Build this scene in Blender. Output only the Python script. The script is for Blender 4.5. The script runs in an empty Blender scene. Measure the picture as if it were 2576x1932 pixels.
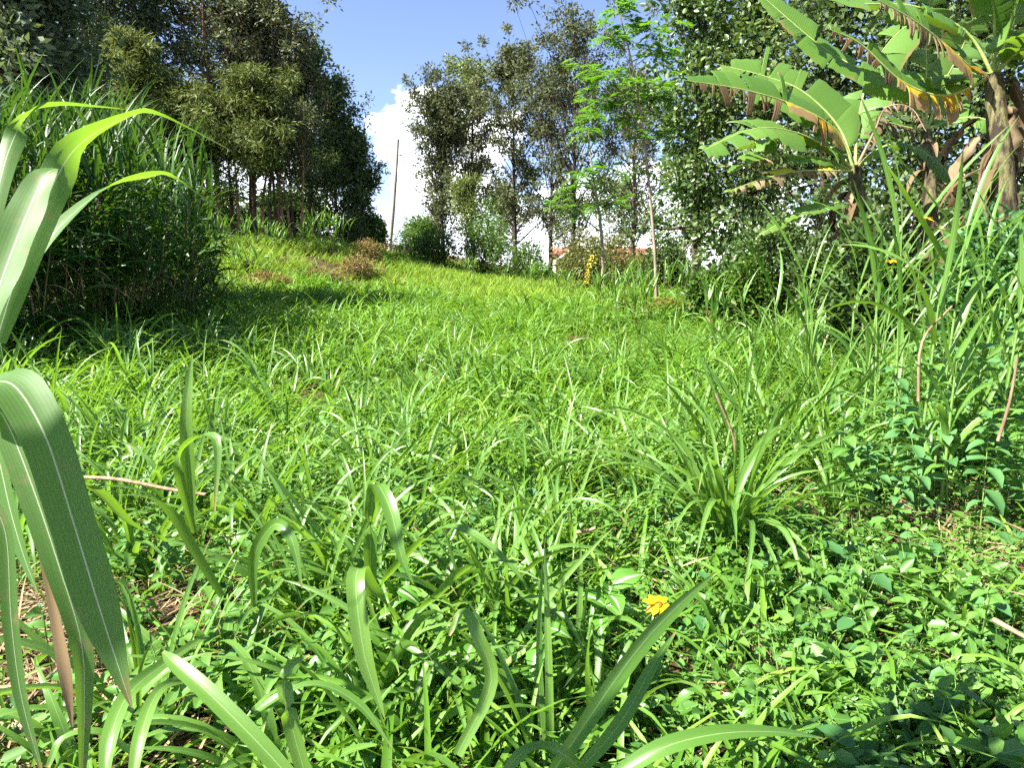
import bpy, math, random
import numpy as np
from mathutils import Vector

RNG = np.random.default_rng(7)
random.seed(7)
R = math.radians
scene = bpy.context.scene
col = scene.collection

# ------------------------------------------------------------------ camera
FPX = 1678.0                       # focal length in photograph pixels (2576 wide)
EYE = 1.55
PITCH = math.atan(276.0 / FPX)     # horizon row 690 of 1932
cam_d = bpy.data.cameras.new('camera')
cam_d.sensor_width = 36.0
cam_d.lens = 36.0 * FPX / 2576.0
cam_d.clip_start = 0.05
cam_d.clip_end = 3000
cam = bpy.data.objects.new('camera', cam_d)
col.objects.link(cam)
cam.location = (0, 0, EYE)
cam.rotation_euler = (math.pi / 2 - PITCH, 0, 0)
scene.camera = cam

# ------------------------------------------------------------------ sun, sky, exposure
SUN_EL = R(49)
SUN_DIR = Vector((-0.91, -0.41, 0)).normalized()        # horizontal direction towards the sun
sun_vec = Vector((SUN_DIR.x * math.cos(SUN_EL), SUN_DIR.y * math.cos(SUN_EL), math.sin(SUN_EL)))
sl = bpy.data.lights.new('sun', 'SUN')
sl.energy = 5.0
sl.angle = R(0.53)
sl.color = (1.0, 0.95, 0.86)
so = bpy.data.objects.new('sun', sl)
col.objects.link(so)
so.rotation_euler = sun_vec.to_track_quat('Z', 'Y').to_euler()

world = bpy.data.worlds.new('World')
scene.world = world
world.use_nodes = True
wn = world.node_tree.nodes
wl = world.node_tree.links
wn.clear()
def wnode(t, **kw):
    n = wn.new(t)
    for k, v in kw.items():
        setattr(n, k, v)
    return n
sky = wnode('ShaderNodeTexSky')
sky.sky_type = 'NISHITA'
sky.sun_disc = False
sky.sun_elevation = SUN_EL
sky.sun_rotation = math.atan2(SUN_DIR.x, SUN_DIR.y)
sky.altitude = 1600
sky.air_density = 1.0
sky.dust_density = 0.6
sky.ozone_density = 1.6
tc = wnode('ShaderNodeTexCoord')
sep = wnode('ShaderNodeSeparateXYZ')
wl.new(tc.outputs['Generated'], sep.inputs[0])
mp = wnode('ShaderNodeMapping')
mp.inputs['Location'].default_value = (2.0, 1.47, 0.40)
mp.inputs['Scale'].default_value = (1.0, 1.0, 1.5)
wl.new(tc.outputs['Generated'], mp.inputs[0])
nz = wnode('ShaderNodeTexNoise')
nz.inputs['Scale'].default_value = 5.0
nz.inputs['Detail'].default_value = 5.0
nz.inputs['Roughness'].default_value = 0.56
wl.new(mp.outputs[0], nz.inputs['Vector'])
thr = wnode('ShaderNodeMapRange')                      # cumulus keeps to a belt above the horizon
thr.inputs['From Min'].default_value = 0.0
thr.inputs['From Max'].default_value = 0.30
thr.inputs['To Min'].default_value = 0.34
thr.inputs['To Max'].default_value = 0.66
wl.new(sep.outputs['Z'], thr.inputs['Value'])
sub = wnode('ShaderNodeMath', operation='SUBTRACT')
wl.new(nz.outputs['Fac'], sub.inputs[0]); wl.new(thr.outputs[0], sub.inputs[1])
edge = wnode('ShaderNodeMapRange', interpolation_type='SMOOTHSTEP')
edge.inputs['From Min'].default_value = 0.0
edge.inputs['From Max'].default_value = 0.06
wl.new(sub.outputs[0], edge.inputs['Value'])
nz2 = wnode('ShaderNodeTexNoise')
nz2.inputs['Scale'].default_value = 9.0
nz2.inputs['Detail'].default_value = 2.0
wl.new(mp.outputs[0], nz2.inputs['Vector'])
cr = wnode('ShaderNodeValToRGB')
cr.color_ramp.elements[0].position = 0.3
cr.color_ramp.elements[0].color = (0.62, 0.70, 0.84, 1)
cr.color_ramp.elements[1].position = 0.6
cr.color_ramp.elements[1].color = (1, 0.99, 0.97, 1)
wl.new(nz2.outputs['Fac'], cr.inputs[0])
cmul = wnode('ShaderNodeMixRGB', blend_type='MULTIPLY')
cmul.inputs['Fac'].default_value = 1.0
cmul.inputs['Color2'].default_value = (13.0, 13.0, 13.2, 1)
wl.new(cr.outputs[0], cmul.inputs['Color1'])
smul = wnode('ShaderNodeMixRGB', blend_type='MULTIPLY')
smul.inputs['Fac'].default_value = 1.0
smul.inputs['Color2'].default_value = (1.08, 1.0, 1.07, 1)
wl.new(sky.outputs[0], smul.inputs['Color1'])
mixc = wnode('ShaderNodeMixRGB')
wl.new(edge.outputs[0], mixc.inputs['Fac'])
wl.new(smul.outputs[0], mixc.inputs['Color1'])
wl.new(cmul.outputs[0], mixc.inputs['Color2'])
bg = wnode('ShaderNodeBackground')
bg.inputs['Strength'].default_value = 0.062
wl.new(mixc.outputs[0], bg.inputs['Color'])
world.cycles.sampling_method = 'MANUAL'
world.cycles.sample_map_resolution = 256
wo = wnode('ShaderNodeOutputWorld')
wl.new(bg.outputs[0], wo.inputs[0])

scene.view_settings.view_transform = 'Standard'
scene.view_settings.look = 'None'
scene.view_settings.gamma = 1.0
scene.view_settings.use_curve_mapping = False
scene.view_settings.exposure = 2.1
scene.render.engine = 'CYCLES'
scene.cycles.use_denoising = False
scene.cycles.max_bounces = 4
scene.cycles.diffuse_bounces = 2
scene.cycles.glossy_bounces = 1
scene.cycles.transmission_bounces = 2
scene.cycles.use_light_tree = False
scene.cycles.use_adaptive_sampling = True
scene.cycles.adaptive_threshold = 0.015
scene.cycles.caustics_reflective = False
scene.cycles.caustics_refractive = False

# ------------------------------------------------------------------ pixel <-> place helpers (photograph pixels, 2576 x 1932)
CP, SP = math.cos(PITCH), math.sin(PITCH)
FWD = np.array([0, CP, -SP]); UPV = np.array([0, SP, CP]); RGT = np.array([1.0, 0, 0])
CAMP = np.array([0, 0, EYE])
def W(px, py, d):
    """world point seen at pixel px,py at depth d along the view axis"""
    return CAMP + d * (FWD + RGT * (px - 1288) / FPX + UPV * (966 - py) / FPX)
def project(P):
    q = np.asarray(P) - CAMP
    dd = q @ FWD
    return 1288 + FPX * (q @ RGT) / dd, 966 - FPX * (q @ UPV) / dd
def xat(px, Y):
    return (px - 1288) / FPX * Y / 1.0134

# ------------------------------------------------------------------ terrain from surveyed points (pixel, row, depth, plant height there)
ANCH = [(1288, 1500, 2.6, .2), (400, 1500, 2.6, .15), (2200, 1500, 2.6, .15),
        (1288, 1050, 5.6, .3), (700, 1050, 5.6, .3), (1900, 1050, 5.6, .3), (2450, 1010, 4.6, .4),
        (1288, 880, 10, .35), (800, 880, 10, .35), (1750, 880, 10, .35), (2150, 800, 9, .6), (2560, 760, 8, .6),
        (1288, 780, 17, .35), (900, 770, 18, .3), (1655, 775, 16, .3), (500, 760, 14, .3), (200, 790, 9, .4), (-200, 800, 9, .4),
        (700, 735, 20, .3), (1000, 735, 22, .3), (1350, 735, 24, .4), (1745, 720, 21, .4), (2100, 715, 18, .4),
        (650, 600, 28, .3), (800, 604, 29, .3), (960, 650, 30, .3), (480, 600, 26, .3), (200, 610, 26, .3), (-300, 600, 26, .3),
        (978, 632, 45, .3), (1100, 660, 42, .3), (1200, 690, 38, .3), (1300, 700, 36, .3), (1500, 712, 32, .3), (850, 610, 38, .3),
        (600, 560, 45, .2), (200, 560, 45, .2), (1550, 720, 60, 0), (1300, 680, 62, 0), (1000, 615, 60, 0), (2100, 710, 40, 0), (2600, 710, 40, 0)]
AP = np.array([W(a, b, c) - np.array([0, 0, h]) for a, b, c, h in ANCH])
extra = [(0, 0, 0), (0, -6, 0), (-5, 0, .1), (5, 0, .1), (-8, -8, 0), (8, -8, 0)]
for k in range(10):
    a = 2 * math.pi * k / 10
    extra.append((150 * math.sin(a), 150 * math.cos(a), 2.0))
AP = np.vstack([AP, np.array(extra, float)])
def _U(r2):
    return np.where(r2 > 1e-9, r2 * np.log(r2 + 1e-12), 0)
_n = len(AP)
_K = _U(((AP[:, None, :2] - AP[None, :, :2]) ** 2).sum(-1)) + np.eye(_n) * 6.0
_Pm = np.c_[np.ones(_n), AP[:, :2]]
_A = np.zeros((_n + 3, _n + 3)); _A[:_n, :_n] = _K; _A[:_n, _n:] = _Pm; _A[_n:, :_n] = _Pm.T
_w = np.linalg.solve(_A, np.r_[AP[:, 2], 0, 0, 0])
def ground(x, y):
    x = np.atleast_1d(np.asarray(x, float)); y = np.atleast_1d(np.asarray(y, float))
    r = np.sqrt(x * x + y * y); s = np.where(r > 150, 150 / np.maximum(r, 1), 1.0)
    xx, yy = x * s, y * s
    out = np.zeros(len(xx))
    for i in range(0, len(xx), 20000):
        a, b = xx[i:i + 20000], yy[i:i + 20000]
        out[i:i + 20000] = _U((a[:, None] - AP[:, 0]) ** 2 + (b[:, None] - AP[:, 1]) ** 2) @ _w[:_n] + _w[_n] + _w[_n + 1] * a + _w[_n + 2] * b
    return out
def gz(x, y):
    return float(ground([x], [y])[0])
def at(px, Y, dz=0.0):
    x = xat(px, Y)
    return np.array([x, Y, gz(x, Y) + dz])
def hit(px, py, off=0.0):
    d0 = W(px, py, 1.0) - CAMP
    t = 0.6
    while t < 60:
        p = CAMP + d0 * t
        if p[2] < gz(p[0], p[1]) + off:
            return np.array([p[0], p[1], gz(p[0], p[1])])
        t *= 1.02
    return p
def zrow(py, Y):
    """height above datum of row py at distance Y"""
    d = Y / (CP + SP * (966 - py) / FPX)
    return W(1288, py, d)[2]

# ------------------------------------------------------------------ mesh helpers
def build_mesh(name, V, F, mats, uv=None, smooth=True, mat_idx=None):
    V = np.ascontiguousarray(V, dtype=np.float32).reshape(-1, 3)
    F = np.ascontiguousarray(F, dtype=np.int32)
    m = bpy.data.meshes.new(name)
    nf, k = F.shape
    m.vertices.add(len(V)); m.vertices.foreach_set('co', V.ravel())
    m.loops.add(nf * k); m.loops.foreach_set('vertex_index', F.ravel())
    m.polygons.add(nf)
    m.polygons.foreach_set('loop_start', np.arange(0, nf * k, k, dtype=np.int32))
    if smooth:
        m.polygons.foreach_set('use_smooth', np.ones(nf, dtype=bool))
    if not isinstance(mats, (list, tuple)):
        mats = [mats]
    for mm in mats:
        m.materials.append(mm)
    if mat_idx is not None:
        m.polygons.foreach_set('material_index', np.asarray(mat_idx, dtype=np.int32))
    if uv is not None:
        ul = m.uv_layers.new(name='UVMap')
        ul.data.foreach_set('uv', np.ascontiguousarray(uv, dtype=np.float32)[F.ravel()].ravel())
    m.update(calc_edges=True)
    m.validate(verbose=False)
    return m
def link(name, mesh, parent=None, loc=None):
    o = bpy.data.objects.new(name, mesh)
    col.objects.link(o)
    if parent is not None:
        o.parent = parent
    if loc is not None:
        o.location = loc
    return o
def tag(o, label, cat, group=None, kind=None):
    o['label'] = label; o['category'] = cat
    if group: o['group'] = group
    if kind: o['kind'] = kind
    return o
def empty(name, loc, label, cat, group=None, rz=0.0):
    o = bpy.data.objects.new(name, None)
    col.objects.link(o)
    o.location = loc; o.rotation_euler.z = rz
    o.empty_display_size = 0.2
    return tag(o, label, cat, group)

def unit(v):
    return v / np.maximum(np.linalg.norm(v, axis=-1, keepdims=True), 1e-9)

def blades(base, az, L, w, e0, droop, nseg=6, fold=0.3, twist=0.0, power=1.5, bend=0.0, wave=0.0, stalk=0.5):
    """many grass blades; returns V, F(quads), UV"""
    base = np.asarray(base, float).reshape(-1, 3); K = len(base)
    f = lambda a: np.broadcast_to(np.asarray(a, float), (K,)).astype(float)
    az, L, w, e0, droop, twist, bend = map(f, (az, L, w, e0, droop, twist, bend))
    s = np.linspace(0, 1, nseg + 1)
    ang = e0[:, None] - droop[:, None] * s[None] ** power
    azs = az[:, None] + bend[:, None] * s[None]
    if wave:
        azs = azs + wave * np.sin(s[None] * 7 + az[:, None] * 5) * s[None]
    T = np.stack([np.cos(ang) * np.cos(azs), np.cos(ang) * np.sin(azs), np.sin(ang)], -1)
    mid = (T[:, 1:] + T[:, :-1]) / 2 * (L[:, None, None] / nseg)
    P = np.concatenate([np.zeros((K, 1, 3)), np.cumsum(mid, 1)], 1) + base[:, None]
    S0 = np.stack([-np.sin(azs), np.cos(azs), np.zeros_like(azs)], -1)
    N0 = np.stack([-np.sin(ang) * np.cos(azs), -np.sin(ang) * np.sin(azs), np.cos(ang)], -1)
    tw = (twist[:, None] * s[None])[..., None]
    S = np.cos(tw) * S0 + np.sin(tw) * N0
    N = -np.sin(tw) * S0 + np.cos(tw) * N0
    prof = (stalk + (1 - stalk) * np.clip(s / 0.3, 0, 1)) * (1 - s ** 2.6) ** 0.85 + 0.015
    hw = (w[:, None] * prof[None] / 2)[..., None]
    V = np.stack([P + S * hw + N * hw * fold, P, P - S * hw + N * hw * fold], 2)     # K, n+1, 3, 3
    n1 = nseg + 1
    i0 = (np.arange(K)[:, None, None] * n1 + np.arange(nseg)[None, :, None]) * 3 + np.arange(2)[None, None, :]
    F = np.stack([i0, i0 + 1, i0 + 4, i0 + 3], -1).reshape(-1, 4)
    U = np.broadcast_to(np.array([0, .5, 1.0])[None, None, :], (K, n1, 3))
    Vv = np.broadcast_to(s[None, :, None], (K, n1, 3))
    UV = np.stack([U, Vv], -1).reshape(-1, 2)
    return V.reshape(-1, 3), F, UV

def rand_unit(n):
    return unit(RNG.normal(size=(n, 3)))

def leaf_quads(C, D, N, L, w, fold=0.25, hexa=False):
    """leaves from base point C along D with face normal N; diamond (1 quad) or ovate (2 quads)"""
    K = len(C)
    L = np.broadcast_to(np.asarray(L, float), (K,))[:, None]; w = np.broadcast_to(np.asarray(w, float), (K,))[:, None]
    S = unit(np.cross(D, N)); N = unit(np.cross(S, D))
    if not hexa:
        V = np.stack([C, C + D * L * .45 + S * w / 2 + N * w * fold, C + D * L, C + D * L * .45 - S * w / 2 + N * w * fold], 1)
        F = np.arange(K)[:, None] * 4 + np.array([[0, 3, 2, 1]])
        uvp = np.array([[.5, 0], [0, .45], [.5, 1], [1, .45]])
    else:
        V = np.stack([C, C + D * L * .22 + S * w * .42 + N * w * fold, C + D * L * .62 + S * w * .40 + N * w * fold * .8,
                      C + D * L - N * L * .06, C + D * L * .62 - S * w * .40 + N * w * fold * .8, C + D * L * .22 - S * w * .42 + N * w * fold], 1)
        b = np.arange(K)[:, None] * 6
        F = np.concatenate([b + np.array([[0, 3, 2, 1]]), b + np.array([[0, 5, 4, 3]])], 0)
        uvp = np.array([[.5, 0], [0, .25], [.05, .65], [.5, 1], [.95, .65], [1, .25]])
    UV = np.tile(uvp, (K, 1))
    return V.reshape(-1, 3), F, UV

def tube(pts, radii, sides=7, cap=True):
    pts = np.asarray(pts, float); radii = np.asarray(radii, float)
    n = len(pts)
    T = np.gradient(pts, axis=0); T = unit(T)
    ref = np.where(np.abs(T[:, 2:3]) > 0.9, np.array([[1.0, 0, 0]]), np.array([[0, 0, 1.0]]))
    A = unit(np.cross(T, ref)); B = np.cross(T, A)
    # keep frames consistent
    for i in range(1, n):
        a = A[i - 1] - T[i] * np.dot(A[i - 1], T[i]); na = np.linalg.norm(a)
        if na > 1e-6:
            A[i] = a / na; B[i] = np.cross(T[i], A[i])
    th = np.linspace(0, 2 * math.pi, sides, endpoint=False)
    V = pts[:, None] + radii[:, None, None] * (np.cos(th)[None, :, None] * A[:, None] + np.sin(th)[None, :, None] * B[:, None])
    i = np.arange(n - 1)[:, None] * sides; j = np.arange(sides)[None]; j2 = (j + 1) % sides
    F = np.stack([i + j, i + j2, i + sides + j2, i + sides + j], -1).reshape(-1, 4)
    return V.reshape(-1, 3), F
class MB:
    """collects pieces of one mesh"""
    def __init__(s): s.V, s.F, s.U, s.M, s.n = [], [], [], [], 0
    def add(s, V, F, UV=None, mi=0):
        s.V.append(np.asarray(V, float)); s.F.append(np.asarray(F) + s.n); s.n += len(V)
        s.U.append(UV if UV is not None else np.zeros((len(V), 2))); s.M.append(np.full(len(F), mi))
    def mesh(s, name, mats, smooth=True):
        return build_mesh(name, np.vstack(s.V), np.vstack(s.F), mats, np.vstack(s.U), smooth, np.concatenate(s.M))
    def build(s, name, mats, parent=None, smooth=True, loc=None):
        return link(name, s.mesh(name, mats, smooth), parent, loc)
    def box(s, a, b, mi=0):
        x0, y0, z0 = a; x1, y1, z1 = b
        V = [(x0, y0, z0), (x1, y0, z0), (x1, y1, z0), (x0, y1, z0), (x0, y0, z1), (x1, y0, z1), (x1, y1, z1), (x0, y1, z1)]
        F = [(0, 3, 2, 1), (4, 5, 6, 7), (0, 1, 5, 4), (1, 2, 6, 5), (2, 3, 7, 6), (3, 0, 4, 7)]
        s.add(V, F, None, mi)

def crom(pts, n):
    """Catmull-Rom through rows of pts, n samples"""
    P = np.asarray(pts, float); P = np.vstack([2 * P[0] - P[1], P, 2 * P[-1] - P[-2]])
    m = len(P) - 3; t = np.linspace(0, m - 1e-6, n); i = t.astype(int); u = (t - i)[:, None]
    p0, p1, p2, p3 = P[i], P[i + 1], P[i + 2], P[i + 3]
    return .5 * ((2 * p1) + (-p0 + p2) * u + (2 * p0 - 5 * p1 + 4 * p2 - p3) * u ** 2 + (-p0 + 3 * p1 - 3 * p2 + p3) * u ** 3)

# ------------------------------------------------------------------ materials
def nmat(name):
    m = bpy.data.materials.new(name); m.use_nodes = True
    nt = m.node_tree; nt.nodes.clear()
    return m, nt.nodes, nt.links
def leafmat(name, cols, trans=(0.22, 0.36, 0.03), tfac=0.35, rough=0.45, spec=0.4, rib=None, noise=None, stripes=0.0, tip=None):
    """cols: list of (pos, rgb); random per leaf and per plant picks along the ramp"""
    m, N, Lk = nmat(name)
    geo = N.new('ShaderNodeNewGeometry'); oi = N.new('ShaderNodeObjectInfo')
    ad = N.new('ShaderNodeMath'); ad.operation = 'MULTIPLY_ADD'
    ad.inputs[1].default_value = 0.62
    Lk.new(geo.outputs['Random Per Island'], ad.inputs[0])
    mu = N.new('ShaderNodeMath'); mu.operation = 'MULTIPLY'; mu.inputs[1].default_value = 0.38
    Lk.new(oi.outputs['Random'], mu.inputs[0]); Lk.new(mu.outputs[0], ad.inputs[2])
    rp = N.new('ShaderNodeValToRGB')
    el = rp.color_ramp.elements
    while len(el) < len(cols): el.new(0.5)
    for e, (p, c) in zip(el, cols):
        e.position = p; e.color = (*c, 1)
    Lk.new(ad.outputs[0], rp.inputs[0])
    c_out = rp.outputs[0]
    if noise:
        tcn = N.new('ShaderNodeTexCoord'); nn = N.new('ShaderNodeTexNoise'); nn.inputs['Scale'].default_value = noise[0]
        nn.inputs['Detail'].default_value = 4
        Lk.new(tcn.outputs['Object'], nn.inputs['Vector'])
        mr = N.new('ShaderNodeMapRange'); mr.inputs['From Min'].default_value = noise[2]; mr.inputs['From Max'].default_value = noise[2] + .12
        Lk.new(nn.outputs['Fac'], mr.inputs['Value'])
        mx = N.new('ShaderNodeMixRGB'); mx.inputs['Color2'].default_value = (*noise[1], 1)
        Lk.new(mr.outputs[0], mx.inputs['Fac']); Lk.new(c_out, mx.inputs['Color1']); c_out = mx.outputs[0]
    if rib or stripes or tip:
        uvn = N.new('ShaderNodeUVMap'); sp = N.new('ShaderNodeSeparateXYZ'); Lk.new(uvn.outputs[0], sp.inputs[0])
    if stripes:
        wv = N.new('ShaderNodeMath'); wv.operation = 'MULTIPLY'; wv.inputs[1].default_value = 75.0
        Lk.new(sp.outputs['X'], wv.inputs[0])
        sn = N.new('ShaderNodeMath'); sn.operation = 'SINE'; Lk.new(wv.outputs[0], sn.inputs[0])
        mr = N.new('ShaderNodeMapRange'); mr.inputs['From Min'].default_value = -1; mr.inputs['To Min'].default_value = 1 - stripes; mr.inputs['To Max'].default_value = 1 + stripes
        Lk.new(sn.outputs[0], mr.inputs['Value'])
        mx = N.new('ShaderNodeMixRGB'); mx.blend_type = 'MULTIPLY'; mx.inputs['Fac'].default_value = 1
        Lk.new(c_out, mx.inputs['Color1']); Lk.new(mr.outputs[0], mx.inputs['Color2']); c_out = mx.outputs[0]
    if tip:
        t2 = N.new('ShaderNodeTexCoord'); n2 = N.new('ShaderNodeTexNoise'); n2.inputs['Scale'].default_value = tip[2]; n2.inputs['Detail'].default_value = 5
        Lk.new(t2.outputs['Object'], n2.inputs['Vector'])
        a2 = N.new('ShaderNodeMath'); a2.operation = 'MULTIPLY_ADD'; a2.inputs[1].default_value = tip[3]
        Lk.new(n2.outputs['Fac'], a2.inputs[0]); Lk.new(sp.outputs['Y'], a2.inputs[2])
        mr = N.new('ShaderNodeMapRange'); mr.inputs['From Min'].default_value = tip[1] + tip[3] * .5; mr.inputs['From Max'].default_value = tip[1] + tip[3] * .5 + .10
        Lk.new(a2.outputs[0], mr.inputs['Value'])
        mx = N.new('ShaderNodeMixRGB'); mx.inputs['Color2'].default_value = (*tip[0], 1)
        Lk.new(mr.outputs[0], mx.inputs['Fac']); Lk.new(c_out, mx.inputs['Color1']); c_out = mx.outputs[0]
    if rib:
        sb = N.new('ShaderNodeMath'); sb.operation = 'SUBTRACT'; sb.inputs[1].default_value = 0.5; Lk.new(sp.outputs['X'], sb.inputs[0])
        ab = N.new('ShaderNodeMath'); ab.operation = 'ABSOLUTE'; Lk.new(sb.outputs[0], ab.inputs[0])
        mr = N.new('ShaderNodeMapRange'); mr.inputs['From Min'].default_value = rib[1] * .5; mr.inputs['From Max'].default_value = rib[1]
        mr.inputs['To Min'].default_value = 1; mr.inputs['To Max'].default_value = 0
        Lk.new(ab.outputs[0], mr.inputs['Value'])
        mx = N.new('ShaderNodeMixRGB'); mx.inputs['Color2'].default_value = (*rib[0], 1)
        Lk.new(mr.outputs[0], mx.inputs['Fac']); Lk.new(c_out, mx.inputs['Color1']); c_out = mx.outputs[0]
    pb = N.new('ShaderNodeBsdfPrincipled')
    pb.inputs['Roughness'].default_value = rough
    pb.inputs['Specular IOR Level'].default_value = spec
    Lk.new(c_out, pb.inputs['Base Color'])
    tr = N.new('ShaderNodeBsdfTranslucent')
    mt = N.new('ShaderNodeMixRGB'); mt.inputs['Fac'].default_value = 0.6; mt.inputs['Color2'].default_value = (*trans, 1)
    Lk.new(c_out, mt.inputs['Color1']); Lk.new(mt.outputs[0], tr.inputs['Color'])
    ms = N.new('ShaderNodeMixShader'); ms.inputs[0].default_value = tfac
    Lk.new(pb.outputs[0], ms.inputs[1]); Lk.new(tr.outputs[0], ms.inputs[2])
    out = N.new('ShaderNodeOutputMaterial'); Lk.new(ms.outputs[0], out.inputs[0])
    return m
def roughmat(name, c1, c2, scale=6, rough=0.9, bump=0.3, stretch=(1, 1, 1), spec=0.2, lo=.35, hi=.65):
    m, N, Lk = nmat(name)
    tcn = N.new('ShaderNodeTexCoord'); mpn = N.new('ShaderNodeMapping'); mpn.inputs['Scale'].default_value = stretch
    Lk.new(tcn.outputs['Object'], mpn.inputs[0])
    nn = N.new('ShaderNodeTexNoise'); nn.inputs['Scale'].default_value = scale; nn.inputs['Detail'].default_value = 8; nn.inputs['Roughness'].default_value = .65
    Lk.new(mpn.outputs[0], nn.inputs['Vector'])
    rp = N.new('ShaderNodeValToRGB'); rp.color_ramp.elements[0].position = lo; rp.color_ramp.elements[1].position = hi
    rp.color_ramp.elements[0].color = (*c1, 1); rp.color_ramp.elements[1].color = (*c2, 1)
    Lk.new(nn.outputs['Fac'], rp.inputs[0])
    pb = N.new('ShaderNodeBsdfPrincipled'); pb.inputs['Roughness'].default_value = rough; pb.inputs['Specular IOR Level'].default_value = spec
    Lk.new(rp.outputs[0], pb.inputs['Base Color'])
    bp = N.new('ShaderNodeBump'); bp.inputs['Strength'].default_value = bump; bp.inputs['Distance'].default_value = 0.05
    Lk.new(nn.outputs['Fac'], bp.inputs['Height']); Lk.new(bp.outputs[0], pb.inputs['Normal'])
    out = N.new('ShaderNodeOutputMaterial'); Lk.new(pb.outputs[0], out.inputs[0])
    return m

M = {}
M['blade'] = leafmat('grass_blade', [(0, (.048, .135, .018)), (.5, (.095, .205, .032)), (.93, (.15, .27, .05)), (1, (.30, .28, .11))], (.27, .50, .015), .38, .38, .45, rib=((.22, .34, .12), .035), stripes=.10, tip=((.30, .22, .09), .93, 9, .35))
M['maize'] = leafmat('broad_blade', [(0, (.07, .155, .035)), (1, (.095, .19, .05))], (.30, .55, .01), .40, .50, .30, rib=((.50, .55, .38), .022), stripes=.10, noise=(26, (.17, .17, .075), .60), tip=((.24, .17, .07), .90, 7, .5))
M['short'] = leafmat('short_grass', [(0, (.045, .125, .012)), (.35, (.10, .22, .022)), (.8, (.17, .31, .04)), (.92, (.24, .32, .06)), (1, (.36, .28, .11))], (.27, .52, .015), .38, .45, .28)
M['meadow'] = leafmat('meadow_grass', [(0, (.07, .16, .012)), (.45, (.15, .28, .022)), (.8, (.24, .36, .04)), (1, (.38, .32, .10))], (.34, .48, .02), .38, .5, .25)
M['weed'] = leafmat('weed_leaf', [(0, (.05, .14, .02)), (.6, (.10, .225, .038)), (1, (.17, .31, .06))], (.22, .46, .02), .35, .42, .45, rib=((.16, .32, .08), .03))
M['weed_pale'] = leafmat('variegated_leaf', [(0, (.08, .22, .03)), (1, (.13, .32, .04))], (.28, .52, .02), .36, .4, .45, rib=((.50, .60, .40), .09))
M['weed_blue'] = leafmat('bluish_weed_leaf', [(0, (.04, .13, .035)), (.6, (.08, .20, .06)), (1, (.13, .28, .09))], (.2, .4, .04), .3, .5, .4)
M['dry'] = leafmat('dry_straw', [(0, (.10, .06, .03)), (.5, (.26, .18, .095)), (1, (.50, .39, .23))], (.35, .24, .1), .2, .7, .2)
M['dead'] = leafmat('dead_vine', [(0, (.10, .06, .03)), (.5, (.22, .15, .06)), (.8, (.28, .22, .08)), (1, (.14, .20, .03))], (.3, .22, .06), .25, .7, .2)
M['grev'] = leafmat('silky_oak_leaf', [(0, (.040, .052, .026)), (.5, (.080, .098, .045)), (.85, (.13, .15, .06)), (1, (.17, .13, .07))], (.15, .18, .035), .25, .6, .22)
M['euca'] = leafmat('gum_leaf', [(0, (.055, .085, .045)), (.6, (.10, .14, .07)), (1, (.18, .21, .11))], (.18, .24, .05), .28, .6, .25)
M['euca_tip'] = leafmat('young_gum_leaf', [(0, (.07, .11, .03)), (.6, (.13, .18, .045)), (1, (.19, .23, .07))], (.22, .28, .04), .3, .45, .4)
M['cypress'] = leafmat('cypress_spray', [(0, (.06, .09, .02)), (.6, (.12, .155, .035)), (1, (.19, .18, .05))], (.18, .22, .03), .22, .6, .2)
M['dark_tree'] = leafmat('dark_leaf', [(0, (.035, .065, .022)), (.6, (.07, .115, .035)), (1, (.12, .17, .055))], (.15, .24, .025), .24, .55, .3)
M['creeper'] = leafmat('creeper_leaf', [(0, (.035, .075, .018)), (.5, (.075, .135, .035)), (.88, (.15, .21, .06)), (1, (.24, .15, .07))], (.17, .27, .03), .28, .42, .45)
M['bush'] = leafmat('bush_leaf', [(0, (.035, .085, .012)), (.6, (.07, .145, .02)), (1, (.13, .20, .03))], (.18, .3, .02), .25, .5, .35)
M['olive_bush'] = leafmat('olive_bush_leaf', [(0, (.06, .085, .02)), (.6, (.12, .14, .035)), (1, (.19, .17, .05))], (.2, .24, .03), .25, .5, .3)
M['brown_bush'] = leafmat('brown_bush_leaf', [(0, (.10, .08, .02)), (.6, (.20, .16, .03)), (1, (.30, .20, .06))], (.3, .24, .04), .3, .6, .2)
M['yellow'] = leafmat('yellow_leaf', [(0, (.45, .36, .02)), (1, (.65, .50, .03))], (.6, .5, .03), .3, .5, .3)
M['feather'] = leafmat('feathery_leaf', [(0, (.055, .16, .02)), (.6, (.095, .25, .03)), (1, (.16, .33, .05))], (.22, .45, .02), .38, .45, .3)
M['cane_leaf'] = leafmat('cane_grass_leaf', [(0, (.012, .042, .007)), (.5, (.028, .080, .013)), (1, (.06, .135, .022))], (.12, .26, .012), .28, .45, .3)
M['cane'] = roughmat('cane', (.07, .06, .02), (.17, .14, .06), 12, .6, .1, (1, 1, .2))
M['dead_cane'] = roughmat('dead_cane', (.12, .075, .04), (.32, .235, .14), 14, .8, .2, (1, 1, .15))
M['stem'] = roughmat('green_stem', (.10, .20, .04), (.17, .27, .07), 10, .5, .1)
M['bark'] = roughmat('bark', (.028, .020, .016), (.085, .062, .048), 9, .95, .6, (1, 1, .3))
M['bark_red'] = roughmat('reddish_bark', (.12, .06, .035), (.32, .19, .12), 5, .9, .5, (1, 1, .35))
M['bark_pale'] = roughmat('pale_bark', (.16, .12, .09), (.34, .27, .21), 6, .9, .4, (1, 1, .3))
M['pole'] = roughmat('weathered_pole', (.24, .205, .165), (.42, .37, .31), 8, .85, .3, (1, 1, .08))
M['soil'] = roughmat('soil', (.025, .016, .009), (.115, .078, .043), 14, .95, 1.0, (1, 1, 1), .05)
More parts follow.
